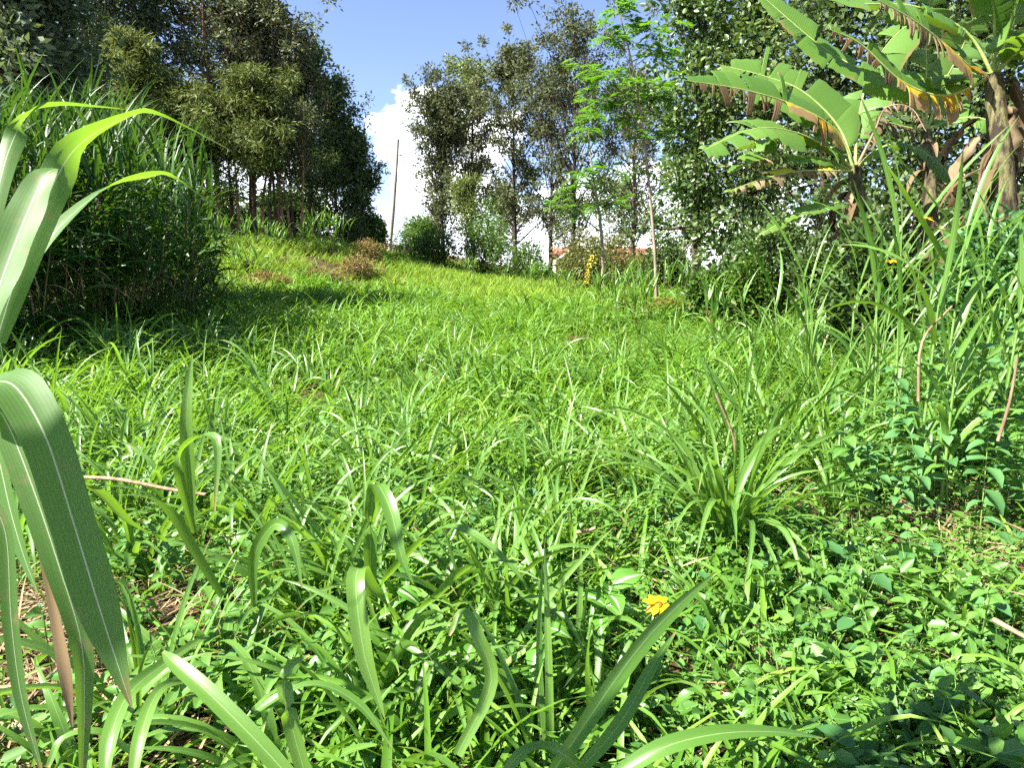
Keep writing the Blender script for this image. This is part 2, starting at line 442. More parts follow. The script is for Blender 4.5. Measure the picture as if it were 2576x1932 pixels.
M['petal'] = leafmat('yellow_petal', [(0, (.75, .40, .005)), (1, (.85, .55, .01))], (.8, .5, .01), .25, .5, .3)
M['disc'] = roughmat('flower_disc', (.30, .12, .01), (.55, .28, .02), 60, .8, .5)

# ------------------------------------------------------------------ ground sheet
def make_ground():
    a = np.concatenate([-np.geomspace(900, 62, 14), np.linspace(-60, 60, 161), np.geomspace(62, 900, 14)])
    b = np.concatenate([-np.geomspace(900, 12, 12), np.linspace(-10, 80, 181), np.geomspace(84, 900, 14)])
    X, Y = np.meshgrid(a, b)
    Z = ground(X.ravel(), Y.ravel())
    nx, ny = len(a), len(b)
    near = np.hypot(X.ravel(), Y.ravel()) < 70
    Z = Z + near * (0.03 * np.sin(X.ravel() * 2.1 + Y.ravel() * .7) * np.cos(Y.ravel() * 1.7) + RNG.normal(0, .012, len(Z)))
    i = (np.arange(ny - 1)[:, None] * nx + np.arange(nx - 1)[None]).ravel()
    F = np.stack([i, i + 1, i + nx + 1, i + nx], -1)
    o = link('ground', build_mesh('ground', np.c_[X.ravel(), Y.ravel(), Z], F, M['soil']))
    o['kind'] = 'structure'
    tag(o, 'brown soil of the sloping field under the grass', 'ground')
make_ground()

# ------------------------------------------------------------------ geometry-nodes scatter for what nobody could count
def scatter(name, protos, pts, rotz, tilt, scl, idx, label, cat):
    c = bpy.data.collections.new(name + '_kinds')
    for k, me in enumerate(protos):
        o = bpy.data.objects.new('%s_kind_%02d' % (name, k), me)
        c.objects.link(o)
    n = len(pts)
    m = bpy.data.meshes.new(name)
    m.vertices.add(n); m.vertices.foreach_set('co', np.ascontiguousarray(pts, dtype=np.float32).ravel())
    a = m.attributes.new('rot', 'FLOAT_VECTOR', 'POINT'); a.data.foreach_set('vector', np.c_[tilt, rotz].astype(np.float32).ravel())
    a = m.attributes.new('scl', 'FLOAT', 'POINT'); a.data.foreach_set('value', np.asarray(scl, dtype=np.float32))
    a = m.attributes.new('kid', 'INT', 'POINT'); a.data.foreach_set('value', np.asarray(idx, dtype=np.int32))
    o = link(name, m)
    ng = bpy.data.node_groups.new(name, 'GeometryNodeTree')
    ng.interface.new_socket('Geometry', in_out='INPUT', socket_type='NodeSocketGeometry')
    ng.interface.new_socket('Geometry', in_out='OUTPUT', socket_type='NodeSocketGeometry')
    N, Lk = ng.nodes, ng.links
    gi = N.new('NodeGroupInput'); go = N.new('NodeGroupOutput')
    ci = N.new('GeometryNodeCollectionInfo'); ci.inputs['Collection'].default_value = c
    ci.inputs['Separate Children'].default_value = True; ci.inputs['Reset Children'].default_value = True
    ip = N.new('GeometryNodeInstanceOnPoints'); ip.inputs['Pick Instance'].default_value = True
    def na(t, nm):
        q = N.new('GeometryNodeInputNamedAttribute'); q.data_type = t; q.inputs['Name'].default_value = nm
        return q.outputs['Attribute']
    e2r = N.new('FunctionNodeEulerToRotation')
    Lk.new(na('FLOAT_VECTOR', 'rot'), e2r.inputs[0])
    Lk.new(gi.outputs[0], ip.inputs['Points']); Lk.new(ci.outputs[0], ip.inputs['Instance'])
    Lk.new(na('INT', 'kid'), ip.inputs['Instance Index']); Lk.new(e2r.outputs[0], ip.inputs['Rotation'])
    Lk.new(na('FLOAT', 'scl'), ip.inputs['Scale'])
    Lk.new(ip.outputs[0], go.inputs[0])
    md = o.modifiers.new('scatter', 'NODES'); md.node_group = ng
    tag(o, label, cat, kind='stuff')
    return o

def tuft_mesh(name, n, L, w, e0, droop, mat, nseg=5, rad=.05, seed=0):
    global RNG
    keep = RNG; RNG = np.random.default_rng(1000 + seed)
    az = RNG.uniform(0, 2 * math.pi, n)
    r = rad * np.sqrt(RNG.uniform(0, 1, n))
    a2 = az + RNG.normal(0, .6, n)
    base = np.c_[r * np.cos(a2), r * np.sin(a2), np.full(n, -.02)]
    V, F, U = blades(base, az, RNG.uniform(*L, n), RNG.uniform(*w, n), RNG.uniform(*e0, n), RNG.uniform(*droop, n), nseg, .25,
                     RNG.normal(0, .8, n), 1.4, RNG.normal(0, .4, n))
    RNG = keep
    return build_mesh(name, V, F, mat, U)
def patch_mesh(name, nt, n, L, w, e0, droop, mat, nseg, rad, prad, seed):
    """several tufts growing together"""
    r = np.random.default_rng(6000 + seed)
    mb = MB()
    for t in range(nt):
        m = n + int(r.integers(-2, 3)); a0 = r.uniform(0, 6.28); q = prad * math.sqrt(r.uniform(0, 1)); sc = r.uniform(.7, 1.2)
        az = r.uniform(0, 6.28, m); rr = rad * np.sqrt(r.uniform(0, 1, m)); a2 = az + r.normal(0, .6, m)
        base = np.c_[q * math.cos(a0) + rr * np.cos(a2), q * math.sin(a0) + rr * np.sin(a2), np.full(m, -.02)]
        V, F, U = blades(base, az, r.uniform(*L, m) * sc, r.uniform(*w, m), r.uniform(*e0, m), r.uniform(*droop, m), nseg, .25, r.normal(0, .8, m), 1.4, r.normal(0, .4, m)); mb.add(V, F, U)
    return mb.mesh(name, mat)
def weed_mesh(name, n, L, h, mat, seed=0, spread=.09):
    """a low plant: stems with pairs of ovate leaves"""
    global RNG
    keep = RNG; RNG = np.random.default_rng(2000 + seed)
    mb = MB()
    ns = max(2, n // 6)
    for k in range(ns):
        a = RNG.uniform(0, 6.28); hh = h * RNG.uniform(.6, 1.1); sp = spread * RNG.uniform(.3, 1)
        top = np.array([math.cos(a) * sp, math.sin(a) * sp, hh])
        pts = crom(np.array([[0, 0, -.02], [top[0] * .35, top[1] * .35, hh * .55], top]), 5)
        V, F = tube(pts, np.linspace(.0022, .001, 5), 3); mb.add(V, F, None, 1)
        m = n // ns
        t = np.sort(RNG.uniform(.3, 1, m)); C = np.array([np.interp(t, np.linspace(0, 1, 5), pts[:, i]) for i in range(3)]).T
        az = np.arange(m) * 2.4 + RNG.uniform(0, 6)
        el = RNG.uniform(-.6, .75, m)
        D = np.c_[np.cos(az) * np.cos(el), np.sin(az) * np.cos(el), np.sin(el)]
        Nn = unit(np.array([0, 0, 1.0]) + RNG.normal(0, .75, (m, 3)))
        ll = RNG.uniform(*L, m)
        V, F, U = leaf_quads(C + D * .006, D, Nn, ll, ll * RNG.uniform(.5, .66, m), .14, True); mb.add(V, F, U, 0)
    RNG = keep
    return mb.mesh(name, [mat, M['stem']])

# points in the field, thinned with distance
def field_points(n_per_m2, y0, y1, margin=1.6, wide=.84):
    area = (wide * (y0 + y1) + 2 * margin) * (y1 - y0)
    n = int(area * n_per_m2)
    y = np.sqrt(RNG.uniform(y0 ** 2, y1 ** 2, n)) if y0 > 3 else RNG.uniform(y0, y1, n)
    x = RNG.uniform(-1, 1, n) * (wide * y + margin)
    return x, y
def vnoise(x, y, s, seed=0):
    r = np.random.default_rng(seed); out = np.zeros_like(x)
    for k in range(7):
        a = r.uniform(0, 6.28); f = s * r.uniform(.6, 1.8); out += np.sin((x * math.cos(a) + y * math.sin(a)) * f + r.uniform(0, 6.28))
    return out / 3.2
def smooth(a, b, x):
    t = np.clip((x - a) / (b - a), 0, 1); return t * t * (3 - 2 * t)

def zone(x, y):
    """field position -> (litter amount at lower left, broadleaf amount lower right and right bank)"""
    z = ground(x, y) + .1
    px, py = project(np.c_[x, y, z])
    litter = smooth(900, 350, px) * smooth(1250, 1500, py) * (y < 5)
    broad = smooth(1150, 1700, px) * smooth(1050, 1450, py) + smooth(2050, 2350, px) * smooth(700, 900, py) * .7
    broad = np.clip(broad + .25 * smooth(1150, 1400, py), 0, 1)
    return px, py, litter, broad

def make_field():
    # near and middle short grass: single tufts close by, small patches of tufts farther off
    protos = [tuft_mesh('short_tuft', 7 + k % 3 * 2, (.18, .50), (.010, .026), (.75, 1.5), (.7, 2.4), M['short'], 6, .05, k) for k in range(8)] + \
             [patch_mesh('short_patch', 6, 8, (.22, .58), (.014, .032), (.8, 1.5), (.6, 2.3), M['short'], 5, .05, .30, k) for k in range(6)]
    X, Y, S, I = [], [], [], []
    for dens, y0, y1, sc, far in ((120, .7, 4, .85, 0), (72, 4, 7.5, 1.1, 0), (9, 7.5, 15, 1.1, 1), (5, 15, 24, 1.3, 1)):
        x, y = field_points(dens, y0, y1)
        X.append(x); Y.append(y); S.append(np.full(len(x), sc)); I.append(RNG.integers(8, 14, len(x)) if far else RNG.integers(0, 8, len(x)))
    x, y, s, kid = np.concatenate(X), np.concatenate(Y), np.concatenate(S), np.concatenate(I)
    px, py, lit, br = zone(x, y)
    keep = RNG.uniform(0, 1, len(x)) < np.clip(1 - .62 * lit - .58 * br, .08, 1) * np.clip(.85 + .35 * vnoise(x, y, 2.2, 3), .3, 1)
    x, y, s, kid = x[keep], y[keep], s[keep], kid[keep]
    n = len(x)
    sx = (ground(x + .2, y) - ground(x - .2, y)) / .4; sy = (ground(x, y + .2) - ground(x, y - .2)) / .4
    scatter('field_grass', protos, np.c_[x, y, ground(x, y)], RNG.uniform(0, 6.28, n), RNG.normal(0, .10, (n, 2)) + np.c_[sy, -sx],
            s * RNG.uniform(.5, 1.3, n) * np.clip(1 + .30 * vnoise(x, y, 1.3, 5), .5, 1.7), kid, 'short bright green grass covering the open field', 'grass')
    # far meadow on the rise
    protos = [patch_mesh('meadow_patch', 16, 8, (.32, .70), (.016, .032), (.9, 1.5), (.5, 1.8), M['meadow'], 3, .12, .75, 40 + k) for k in range(7)]
    x, y = field_points(1.25, 20, 48, 3)
    n = len(x)
    sx = (ground(x + .2, y) - ground(x - .2, y)) / .4; sy = (ground(x, y + .2) - ground(x, y - .2)) / .4
    sc = RNG.uniform(.75, 1.2, n) * (1 + .2 * vnoise(x, y, .5, 8))
    scatter('meadow_grass', protos, np.c_[x, y, ground(x, y)], RNG.uniform(0, 6.28, n) * 0, RNG.normal(0, .06, (n, 2)) + np.c_[sy, -sx], sc, RNG.integers(0, 7, n),
            'yellowish green meadow grass on the far rise below the pole', 'grass')
    # broadleaf ground cover
    protos = [weed_mesh('cover_plant', 14, (.022, .042), .12, M['weed'], k, .08) for k in range(6)] + \
             [weed_mesh('cover_plant', 12, (.04, .075), .18, M['weed'], 20 + k, .10) for k in range(2)] + [weed_mesh('cover_plant', 20, (.015, .03), .10, M['short'], 30 + k, .10) for k in range(1)] + [weed_mesh('cover_plant', 10, (.045, .08), .15, M['weed_blue'], 33, .10)]
    X, Y = [], []
    for dens, y0, y1 in ((330, .6, 3.2), (220, 3.2, 6), (80, 6, 11)):
        x, y = field_points(dens, y0, y1); X.append(x); Y.append(y)
    x, y = np.concatenate(X), np.concatenate(Y)
    px, py, lit, br = zone(x, y)
    keep = RNG.uniform(0, 1, len(x)) < np.clip(.36 + .75 * br - .16 * lit, .07, 1) * np.clip(.85 + .4 * vnoise(x, y, 3, 13), .25, 1)
    x, y = x[keep], y[keep]; n = len(x)
    scatter('ground_cover', protos, np.c_[x, y, ground(x, y)], RNG.uniform(0, 6.28, n), RNG.normal(0, .15, (n, 2)),
            RNG.uniform(.5, 1.35, n) * np.clip(1 + .3 * vnoise(x, y, 2.5, 15), .5, 1.6), RNG.integers(0, 10, n), 'low broad-leaved weeds matted over the near ground', 'weeds')
    # dry straw litter
    protos = []
    for k in range(5):
        n = 10
        az = RNG.uniform(0, 6.28, n)
        V, F, U = blades(np.c_[RNG.normal(0, .08, (n, 2)), RNG.uniform(0, .03, n)], az, RNG.uniform(.08, .3, n), RNG.uniform(.003, .010, n), RNG.uniform(-.05, .25, n), RNG.uniform(0, .4, n), 3, .2, RNG.normal(0, 1, n))
        protos.append(build_mesh('straw', V, F, M['dry'], U))
    X, Y = [], []
    for dens, y0, y1 in ((230, .7, 4), (60, 4, 8), (12, 8, 24)):
        x, y = field_points(dens, y0, y1); X.append(x); Y.append(y)
    x, y = np.concatenate(X), np.concatenate(Y)
    px, py, lit, br = zone(x, y)
    pr = np.clip(.07 + .36 * lit + .8 * smooth(2280, 2480, px) * smooth(1000, 1150, py) * smooth(1650, 1450, py) + .5 * smooth(.7, 1.0, vnoise(x, y, 1.6, 21)), 0, 1)
    keep = RNG.uniform(0, 1, len(x)) < pr
    x, y = x[keep], y[keep]; n = len(x)
    scatter('dry_straw', protos, np.c_[x, y, ground(x, y) + .015], RNG.uniform(0, 6.28, n), RNG.normal(0, .2, (n, 2)), RNG.uniform(.6, 1.3, n), RNG.integers(0, 5, n),
            'dry straw and dead leaf litter lying among the grass', 'straw')
make_field()

# ------------------------------------------------------------------ trees
def branch_curve(p0, d0, L, lift, n=5, wob=.08):
    pts = [p0]; d = unit(d0)
    for k in range(n - 1):
        d = unit(d + np.array([0, 0, lift]) + RNG.normal(0, wob, 3))
        pts.append(pts[-1] + d * L / (n - 1))
    return np.array(pts)
def make_tree(name, label, base, H, cb, Rad, nb, ncl, nl, leaf, mat, bark, up=(.5, 1.2), lift=.12, sig=.30, shape='column', group=None, aspect=.45, droop=0.0,
              trunk_r=None, lean=(0, 0), tip_mat=None, tip_h=.75, hexa=False, bare=0.0, rl=(.6, 1.25)):
    root = empty(name, base, label, 'tree', group)
    tr = trunk_r or H * .011 + .03
    tp = np.array([[0, 0, -.15], [lean[0] * .3 + RNG.normal(0, .05), lean[1] * .3, H * .33], [lean[0] * .65 + RNG.normal(0, .1), lean[1] * .65 + RNG.normal(0, .1), H * .67], [lean[0], lean[1], H]])
    tp = crom(tp, 12)
    tm = MB(); rr = tr * (1 - .9 * np.linspace(0, 1, 12)); rr[0] *= 1.25
    V, F = tube(tp, rr, 8); tm.add(V, F)
    C, D, tipf = [], [], []
    for k in range(nb):
        t = cb + (1 - cb) * ((k + RNG.uniform(0, 1)) / nb) ** .9 * .98
        p0 = np.array([np.interp(t, np.linspace(0, 1, 12), tp[:, i]) for i in range(3)])
        u = (t - cb) / (1 - cb)
        if shape == 'column': pr = (.55 + .45 * math.sin(math.pi * min(1, u * .9 + .12))) * (1 - .62 * u ** 2.2)
        elif shape == 'cone': pr = 1.05 * (1 - u) ** .75 + .08
        elif shape == 'top': pr = .35 + .65 * math.sin(math.pi * min(1, .15 + u * .85))
        else: pr = math.sin(math.pi * min(1, .22 + u * .74))
        L = Rad * pr * RNG.uniform(*rl)
        a = k * 2.4 + RNG.uniform(-.5, .5); e = RNG.uniform(*up)
        d = np.array([math.cos(a) * math.cos(e), math.sin(a) * math.cos(e), math.sin(e)])
        L = L / max(.52, math.cos(e)) * .85
        bp = branch_curve(p0, d, L, lift, 6)
        V, F = tube(bp, np.linspace(max(.008, tr * .33 * (1 - .75 * u)), .006, 6), 4); tm.add(V, F)
        for j in range(ncl):
            q = RNG.uniform(.3, 1.0) if j else 1.0
            c = np.array([np.interp(q, np.linspace(0, 1, 6), bp[:, i]) for i in range(3)])
            if RNG.uniform() < .8 and j:
                o = rand_unit(1)[0] * RNG.uniform(.2, .5) * Rad * .45 * (1 - .4 * u); o[2] = abs(o[2]) * .8 + .1
                sb = np.array([c, c + o * .5 + RNG.normal(0, .03, 3), c + o])
                V, F = tube(sb, [.010, .007, .004], 3); tm.add(V, F)
                c = c + o
            if RNG.uniform() < bare: continue
            m = int(nl * RNG.uniform(.6, 1.4))
            sg = sig * RNG.uniform(.7, 1.25)
            cc = c + np.clip(RNG.normal(0, 1, (m, 3)), -1.7, 1.7) * np.array([sg, sg, sg * .8])
            C.append(cc); dd = unit(cc - c + RNG.normal(0, sg * .8, (m, 3))); dd[:, 2] -= droop; D.append(unit(dd)); tipf.append(np.full(m, t))
    C = np.vstack(C); D = np.vstack(D); tipf = np.concatenate(tipf); m = len(C)
    ll = leaf * RNG.uniform(.65, 1.35, m)
    V, F, U = leaf_quads(C, D, rand_unit(m), ll, ll * aspect, .2, hexa)
    mi = np.zeros(len(F), int)
    mats = [mat]
    if tip_mat:
        mats.append(tip_mat); pick = (RNG.uniform(0, 1, m) < smooth(tip_h - .12, tip_h + .12, tipf)).astype(int)
        mi = np.concatenate([pick, pick]) if hexa else pick
    tm.build('trunk', bark, root)
    link('crown', build_mesh('crown', V, F, mats, U, True, mi), root)
    return root

def tree_at(px, Y, top, **kw):
    b = at(px, Y)
    H = zrow(top, Y) - b[2]
    return make_tree(base=b, H=H, **kw)
def pxm(w, Y):
    return w / FPX * Y

# grove on the left
GR = 'tall trees of the dark grove'
G = [  # px, Y, top row, half width px, label, mat, crown base
    (30, 15.5, -170, 190, 'tall gum tree at the left end of the grove behind the cane grass', 'euca', .18),
    (190, 17, -230, 170, 'tall gum tree second from the left end of the grove', 'euca', .2),
    (300, 31, -120, 190, 'tall gum tree behind the pointed cypress in the grove', 'euca', .2),
    (415, 33, -60, 150, 'slender gum tree left of the small gap of sky in the grove', 'euca', .25),
    (560, 34, -130, 190, 'tallest dark tree in the middle of the grove with pale leafy top', 'grev', .22),
    (650, 36, -70, 150, 'dark silky oak in the grove just behind the feathery cypress', 'grev', .2),
    (715, 35, 30, 150, 'dark silky oak leaning over the right shoulder of the grove', 'grev', .2),
    (790, 37, 130, 140, 'dark full tree on the right slope of the grove', 'dark_tree', .14),
    (850, 39, 235, 110, 'dark tree with twiggy outline near the right end of the grove', 'dark_tree', .10),
    (905, 41, 360, 85, 'lowest dark tree at the right end of the grove', 'dark_tree', .08)]
for px, Y, top, hw, lab, mt, cb in G:
    tree_at(px, Y, top, name='grove_tree', label=lab, cb=cb, Rad=pxm(hw, Y), nb=54, ncl=6, nl=44, leaf=.21, mat=M[mt], bark=M['bark_red'] if mt == 'grev' else M['bark'],
            up=(.35, 1.1), lift=.10, sig=.24, rl=(.4, 1.4), bare=.06, group=GR, aspect=.42, tip_mat=M['euca_tip'] if mt != 'dark_tree' else None, tip_h=.93 if px == 560 else 1.02)
# bare trunks inside the grove
for k, (px, Y, w) in enumerate([(490, 30, .16), (520, 32, .2), (545, 30, .13), (592, 31, .2), (612, 30.5, .14), (640, 33, .16), (668, 31, .15), (685, 30, .2), (735, 30.5, .12), (748, 31, .13), (762, 30.5, .13), (705, 33, .18)]):
    lab = '%s %s trunk from the left among the young trees in the shady grove' % (['first', 'second', 'third', 'fourth', 'fifth', 'sixth', 'seventh', 'eighth', 'tenth', 'eleventh', 'twelfth', 'ninth'][k], ['reddish', 'dark'][k % 2])
    tree_at(px, Y, 300 - 10 * (k % 3), name='understorey_tree', label=lab, cb=.5, Rad=1.0, nb=12, ncl=4, nl=30, leaf=.16, mat=M['grev'],
            bark=M['bark_red'] if k % 2 == 0 else M['bark'], group='young trees under the grove', trunk_r=w * .6, sig=.28, lean=(RNG.normal(0, .25), 0))
# cypresses in front of the grove
for px, Y, top, hw, lab in [(385, 28.5, 110, 130, 'olive cypress with pointed top between cane grass and grove'),
                            (500, 29.5, 250, 150, 'low olive cypress in front of the grove with drooping boughs'),
                            (650, 30, 200, 165, 'feathery green cypress in front of the grove, right of the others')]:
    tree_at(px, Y, top, name='cypress_tree', label=lab, cb=.22, Rad=pxm(hw * 1.35, Y), nb=30, ncl=13, nl=40, leaf=.25, mat=M['cypress'], bark=M['bark'], up=(.05, .7), lift=.07, sig=.17, shape='cone',
            group='cypresses before the grove', aspect=.2, droop=.3, rl=(.3, 1.5))

# sparse trees in the middle
MG = 'thin trees along the far side of the field'
SO = dict(mat=M['grev'], bark=M['bark'], group=MG, rl=(.4, 1.45))
tree_at(1115, 48, 268, name='silky_oak_tree', label='broad column-shaped silky oak right of the pole', cb=.08, Rad=pxm(140, 48), nb=66, ncl=8, nl=40, leaf=.22, up=(.8, 1.28), lift=.14, sig=.19, **SO)
tree_at(1192, 55, 185, name='gum_tree', label='thin gum tree with pale green tuft at its top', cb=.30, Rad=pxm(95, 55), nb=40, ncl=7, nl=46, leaf=.24, up=(.4, 1.1), lift=.1, sig=.22, shape='top', tip_mat=M['euca_tip'], tip_h=.70, **SO)
tree_at(1296, 47, 150, name='silky_oak_tree', label='tall silky oak with dark straight trunk and spired top', cb=.14, Rad=pxm(165, 47), nb=56, ncl=7, nl=42, leaf=.22, up=(.25, 1.05), lift=.12, sig=.18, **SO)
tree_at(1440, 42, 135, name='silky_oak_tree', label='wide open silky oak behind the feathery sapling', cb=.16, Rad=pxm(240, 42), nb=64, ncl=7, nl=36, leaf=.20, up=(.55, 1.15), lift=.14, sig=.17, bare=.12, **SO)
tree_at(1385, 46, 250, name='silky_oak_tree', label='sparse silky oak between the spired one and the wide open one', cb=.2, Rad=pxm(130, 46), nb=36, ncl=6, nl=38, leaf=.21, up=(.5, 1.15), lift=.14, sig=.17, bare=.12, **SO)
tree_at(1590, 40, 210, name='silky_oak_tree', label='sparse silky oak just left of the creeper-covered tree', cb=.16, Rad=pxm(180, 40), nb=54, ncl=7, nl=36, leaf=.19, up=(.3, 1.1), lift=.1, sig=.18, bare=.12, **SO)
tree_at(1172, 44, 472, name='small_tree', label='small round pale green tree in front of the gum tree', cb=.45, Rad=pxm(44, 44), nb=30, ncl=6, nl=40, leaf=.16, mat=M['euca_tip'], bark=M['bark_pale'], up=(.2, 1.1), sig=.24, shape='round', group=MG)
for k, (px, Y, top, hw) in enumerate([(1260, 95, 505, 150), (1420, 110, 520, 140), (1560, 90, 480, 160), (1720, 100, 470, 170), (1070, 90, 570, 80), (1900, 80, 420, 200), (2100, 85, 400, 220), (2300, 85, 380, 220), (2520, 85, 380, 220)]):
    lab = ['far rounded tree on the slope behind the spired silky oak', 'far rounded tree behind the house', 'far tree behind the red roof', 'far tree right of the red roof', 'far low tree right of the pole',
           'far tree behind the creeper-covered tree', 'far tree behind the banana crown', 'far tree between the two banana plants', 'far tree behind the right banana plant'][k]
    tree_at(px, Y, top, name='far_tree', label=lab, cb=.2, Rad=pxm(hw * .6, Y), nb=30, ncl=6, nl=34, leaf=.38, mat=M['dark_tree'] if k % 2 else M['bush'], bark=M['bark'], up=(.1, .9), sig=.8, shape='round', group='far trees beyond the field')

# creeper-covered tree
tree_at(1752, 20, -140, name='creeper_tree', label='tall tree wrapped in light green creeper with dark trunk', cb=.16, Rad=2.0, nb=70, ncl=6, nl=26, leaf=.145, mat=M['creeper'], bark=M['bark'], up=(-.15, .9), lift=.05, sig=.24, aspect=.72, hexa=True,
        shape='round', trunk_r=.17, tip_mat=M['brown_bush'], tip_h=1.0, rl=(.4, 1.5))
tree_at(1880, 19, -40, name='creeper_tree', label='leafy tree between the creeper-wrapped trunk and the banana plant', cb=.12, Rad=1.9, nb=54, ncl=6, nl=26, leaf=.145, mat=M['creeper'], bark=M['bark'], up=(-.2, .9), lift=.04, sig=.26, aspect=.7, hexa=True, shape='round', trunk_r=.12, rl=(.4, 1.4))
for px, Y, top, lab in [(2060, 17, -120, 'dark leafy tree behind the left banana plant'), (2290, 15, -160, 'dark leafy tree behind the gap between the banana plants'), (2500, 14, -160, 'dark leafy tree behind the right banana plant')]:
    tree_at(px, Y, top, name='shade_tree', label=lab, cb=.10, Rad=2.1, nb=54, ncl=6, nl=26, leaf=.16, mat=M['dark_tree'], bark=M['bark'], up=(-.2, .9), lift=.04, sig=.30, aspect=.6, shape='round', trunk_r=.12, rl=(.4, 1.4), group='trees behind the banana plants')

# ------------------------------------------------------------------ bushes
def make_bush(name, label, base, rx, ry, h, nl, leaf, mat, group=None, aspect=.55, hexa=False, lumps=9, cat='bush'):
    root = empty(name, base, label, cat, group)
    C, D = [], []
    tm = MB()
    for k in range(lumps):
        a = RNG.uniform(0, 6.28); r = math.sqrt(RNG.uniform(0, 1)) * .62
        c = np.array([math.cos(a) * r * rx, math.sin(a) * r * ry, h * RNG.uniform(.22, .72) * (1 - .35 * r)])
        V, F = tube(np.array([[c[0] * .2, c[1] * .2, -.1], c * np.array([.7, .7, .5]), c]), [.035, .02, .01], 4); tm.add(V, F)
        m = nl // lumps
        d = rand_unit(m); d[:, 2] = d[:, 2] * .9 + .1
        rad = np.array([rx * .48, ry * .48, h * .36]) * RNG.uniform(.7, 1.15)
        sh = RNG.uniform(.55, 1.12, (m, 1)) ** .6
        sh *= 1 + .16 * np.sin(d[:, :1] * 7 + k) * np.cos(d[:, 1:2] * 6)
        cc = c + d * rad * sh
        cc[:, 2] = np.maximum(cc[:, 2], .02)
        C.append(cc); D.append(unit(d + RNG.normal(0, .7, (m, 3))))
        for j in range(5):
            e = cc[RNG.integers(0, m)]
            V, F = tube(np.array([c, (c + e) / 2 + RNG.normal(0, .04, 3), e * 1.06]), [.010, .007, .003], 3); tm.add(V, F)
    C = np.vstack(C); D = np.vstack(D); m = len(C); ll = leaf * RNG.uniform(.6, 1.35, m)
    V, F, U = leaf_quads(C, D, unit(rand_unit(m) + np.array([0, 0, .6])), ll, ll * aspect, .2, hexa)
    o = tm.build('stems', M['bark'], root); o['kind'] = 'stuff'
    o = link('foliage', build_mesh('foliage', V, F, mat, U), root); o['kind'] = 'stuff'
    return root
def bush_at(px, Y, top, hw, **kw):
    b = at(px, Y); h = zrow(top, Y) - b[2]; r = pxm(hw, Y)
    return make_bush(base=b, rx=r, ry=max(r * .8, .4), h=h, **kw)
HB = 'bushes of the far hedge'
bush_at(1105, 41, 545, 85, name='hedge_bush', label='green hedge bush just right of the pole', nl=5200, leaf=.15, mat=M['bush'], group=HB, lumps=12)
bush_at(1215, 39.5, 530, 100, name='hedge_bush', label='large green hedge bush in front of the spired silky oak', nl=6000, leaf=.15, mat=M['bush'], group=HB, lumps=12)
bush_at(1305, 38, 585, 75, name='hedge_bush', label='lower green hedge bush at the right end of the hedge', nl=4200, leaf=.14, mat=M['bush'], group=HB, lumps=10)
bush_at(1365, 35, 655, 45, name='hedge_bush', label='small green bush in the gap left of the olive bush', nl=2500, leaf=.13, mat=M['bush'], group=HB)
bush_at(1045, 52, 578, 50, name='hedge_bush', label='low bush between the pole and the hedge', nl=2500, leaf=.17, mat=M['bush'], group=HB)
bush_at(930, 41, 515, 60, name='round_bush', label='leafy green bush left of the pole at the grove end', nl=4200, leaf=.16, mat=M['bush'])
bush_at(870, 38, 530, 55, name='dark_bush', label='dark green bush under the grove left of the leafy one', nl=3400, leaf=.15, mat=M['dark_tree'])
ob = bush_at(1500, 29, 560, 110, name='olive_bush', label='big olive brown bush with a strand of yellow leaves', nl=8500, leaf=.12, mat=M['olive_bush'], lumps=16)
bush_at(1610, 28, 610, 75, name='olive_bush', label='smaller olive bush behind the slender sapling', nl=4200, leaf=.12, mat=M['olive_bush'])
bush_at(1690, 34, 600, 60, name='olive_bush', label='olive bush hiding the right end of the red roof', nl=3600, leaf=.14, mat=M['olive_bush'])
bush_at(1440, 37, 625, 45, name='olive_bush', label='low olive bush below the white gable', nl=2600, leaf=.14, mat=M['olive_bush'])
bush_at(1700, 15.4, 745, 70, name='brown_bush', label='low brown bush at the foot of the slender sapling', nl=2600, leaf=.06, mat=M['brown_bush'])
# strand of yellow leaves on the olive bush
n = 80
t = RNG.uniform(0, 1, n)
yb = np.array(at(1500, 29)); p0 = W(1492, 640, 27.0) - yb; p1 = W(1472, 712, 26.9) - yb
C = p0[None] * (1 - t[:, None]) + p1[None] * t[:, None] + RNG.normal(0, .06, (n, 3)) * np.array([1, .6, .3])
V, F, U = leaf_quads(C, unit(RNG.normal(0, 1, (n, 3)) + np.array([0, -.4, -.3])), unit(np.array([-.3, -1, .8]) + RNG.normal(0, .5, (n, 3))), .085, .05)
yo = link('yellow_creeper', build_mesh('yellow_creeper', V, F, M['yellow'], U), ob); yo['label'] = 'hanging strand of bright yellow creeper leaves'
# dead patches on the bank
for px, Y, top, hw, lab in [(900, 25.5, 640, 70, 'dead brown vine heap on the bank right of the grove front'), (820, 24, 672, 60, 'dead brown vine heap low on the bank, left of the larger heap'), (925, 28.5, 598, 45, 'dead brown shrub near the top of the bank'),
                            (690, 22, 680, 60, 'brownish vine heap at the left foot of the bank'), (600, 23.5, 655, 50, 'brownish vine heap half shaded at the bank beside the cane grass')]:
    bush_at(px, Y, top, hw, name='dead_vine_heap', label=lab, nl=2600, leaf=.11, mat=M['dead'], group='dead vine heaps on the bank', aspect=.3, lumps=10)
